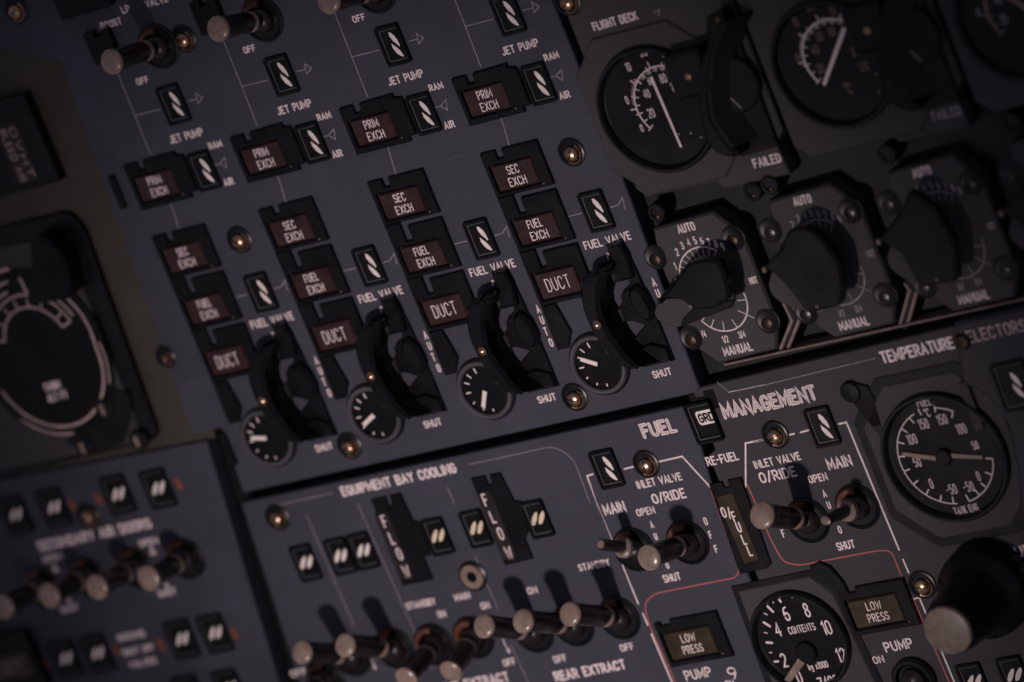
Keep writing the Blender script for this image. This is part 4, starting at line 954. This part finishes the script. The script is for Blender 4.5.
# hooded selectors beside the gauges
for k, (du, dv, nm) in enumerate(((0, 0, 'tall black hooded selector above the left FAILED lettering'), (81.6, 0.8, 'tall black hooded selector above the dim right FAILED lettering'))):
    hooded(du, dv, nm)
    # little square stop block to its left
    q = (129.71, 91.1)
    m = M(); m.prism([(q[0] + x + 81.6 * k, q[1] + y) for x, y in rrect(-8, 9, -10, 8, 1)], 0, 9.6, 1)
    t_ = Thing('stop_block', 'small square black block between the gauge and the %s hooded selector' % ('left' if k == 0 else 'right'), 'block', (q[0] + 81.6 * k, q[1]), 'stop blocks')
    t_.part('block', m, 'black')
    m = M(); s_ = (q[0] + 81.6 * k + 1.2, q[1] - 1.5); m.lathe((s_[0], s_[1], 9.6), [(1.5, 0), (1.4, .6), (.02, 1.2)], 16); t_.part('screw', m, 'brass')

# ---------------------------------------------------------------- big rotary knob
kc = (169.4, -138.6)
T = Thing('rotary_selector', 'big black rotary knob with a flat beige end at the lower right', 'knob', kc)
m = M(); m.lathe(kc, [(19, 0), (19, 8), (18.2, 12), (15.2, 15), (13.6, 22), (11.4, 38), (10.8, 41), (10.3, 42)], 48); T.part('body', m, 'satin')
m = M(); m.lathe(kc, [(9.9, 41.0), (10.1, 42.2), (9.6, 43.1), (7, 43.6), (.02, 43.8)], 44); T.part('end_cap', m, 'knob_end')
# ---------------------------------------------------------------- big dial with pale rings at the left edge
c = (-226.6, 42.0); ct = (-226.3, 46.0); cb = (-226.9, 37.0); z = 3.62
T = Thing('pressure_dial', 'big round black dial with concentric pale rings at the left edge', 'gauge', (c[0], c[1], 2.6))
ring = lambda r: arc(ct, r, 0, 180, 40) + arc(cb, r, 180, 360, 40)
m = M(); m.prism(ring(34), 2.4, 3.6, .3); D_ = T.part('dial', m, 'dial')
m = M(); m.prism([(-199.81, 21.02), (-191.56, 15.71), (-195.31, 5.37), (-204.69, -4.55), (-226.32, -6.63), (-233.94, 1.67)], 2.4, 3.3, .3); T.part('corner_mount', m, 'satin')
m = M(); m.stroke(arc(ct, 29.4, 58, 0, 30) + arc(cb, 29.1, 360, 195, 60), 1.3, z); m.stroke(arc(cb, 32.6, 222, 268, 24), 1.2, z); m.stroke(arc(cb, 31.9, -28, 6, 24), .8, z)
m.stroke(arc(ct, 29.4, 94, 170, 30), 1.2, z); m.stroke(arc(ct, 25.3, 20, 62, 24), 1.2, z); m.stroke(arc(ct, 25.3, 100, 170, 24), 1.2, z); m.stroke(arc(ct, 34.6, 88, 130, 24), 1.5, z)
m.stroke(arc(ct, 22.4, 16, 165, 50), 1.0, z); m.stroke(arc(ct, 16.7, 16, 165, 50), 1.1, z)
ticks(m, ct, [(a, 16.7, 22.4, 1.0) for a in (16, 30, 165)], z)
ticks(m, ct, [(a, 17, 20.5, .9) for a in (58, 78, 98, 118, 140)], z)
T.part('scale', m, 'ring', D_)
m = M(); centred(m, 'CABIN', (-228.06, 26.8), 3.6, .7, 3.64, .75); centred(m, 'ALT FT', (-227.67, 21.77), 3.6, .7, 3.64, .75); T.part('lettering', m, 'white', D_)
m = M(); m.stroke([(-221.22, 75.37), (-220.65, 67.91)], 1.4, 3.7); T.part('needle', m, 'ring', D_)
q = (-200.57, 78.36)
m = M(); m.prism([(q[0] + x, q[1] + y) for x, y in rounded([(-17, -13), (8, -15), (13, 2), (8, 14), (-1, 14), (-6, 2)], 4, closed=True)], 2.6, 12, 1.2)
tag(mesh_obj('dial_catch', m, 'black', (q[0], q[1], 2.6)), 'black catch over the upper right of the big ringed dial', 'catch')
for q, lab in (((-225.04, -2.34), 'below the big ringed dial'), ((-196.07, -4.79), 'in the corner right of the big ringed dial'), ((-206.55, 12.05), 'at the right rim of the big ringed dial')):
    T = Thing('panel_fastener', 'small pale-tipped black fastener ' + lab, 'fastener', (q[0], q[1], 2.6), 'fasteners around the ringed dial')
    m = M(); m.lathe(q, [(4.6, 2.4), (4.6, 3.8), (3.6, 4.6), (.02, 4.8)], 24); T.part('washer', m, 'satin')
    m = M(); m.box(q[0] - 1.3, q[0] + .9, q[1] - 2.6, q[1] + 2.4, 4.7, 5.4, .3); T.part('stud', m, 'cap')
# small black slots left of the leftmost column
for q, lab in (((-156.88, 100.09), 'short black upright slot cover left of the leftmost PRIM EXCH light'), ((-155.74, -18.17), 'short black upright cover left of the leftmost valve gauge')):
    m = M(); m.prism([(q[0] + x, q[1] + y) for x, y in rrect(-1.6, 1.8, -7.5, 7.5, 1)], -2, 1.6, .3); tag(mesh_obj('slot_cover', m, 'black', (q[0], q[1], 0)), lab, 'cover')
q = (-133.48, 179.45)
m = M(); m.prism([(q[0] + x, q[1] + y) for x, y in rrect(-13, 14, -3.5, 16, 1)], 0, 4, .5); tag(mesh_obj('warning_light', m, 'black', (q[0], q[1], 0)), 'black housing of a light cut by the top edge at upper left', 'warning light')
for q, lab in (((-132.84, 161.71), 'behind the leftmost booster switch'), ((-76.58, 161.89), 'behind the second booster switch')):
    m = M(); m.prism([(q[0] + x, q[1] + y) for x, y in ((-7, -8), (6, -8), (6, 6), (2, 6), (2, 3.6), (-2, 3.6), (-2, 6), (-7, 6))], 0, 3, .4)
    tag(mesh_obj('notched_block', m, 'black', (q[0], q[1], 0)), 'small notched black block ' + lab, 'block', 'notched black blocks')
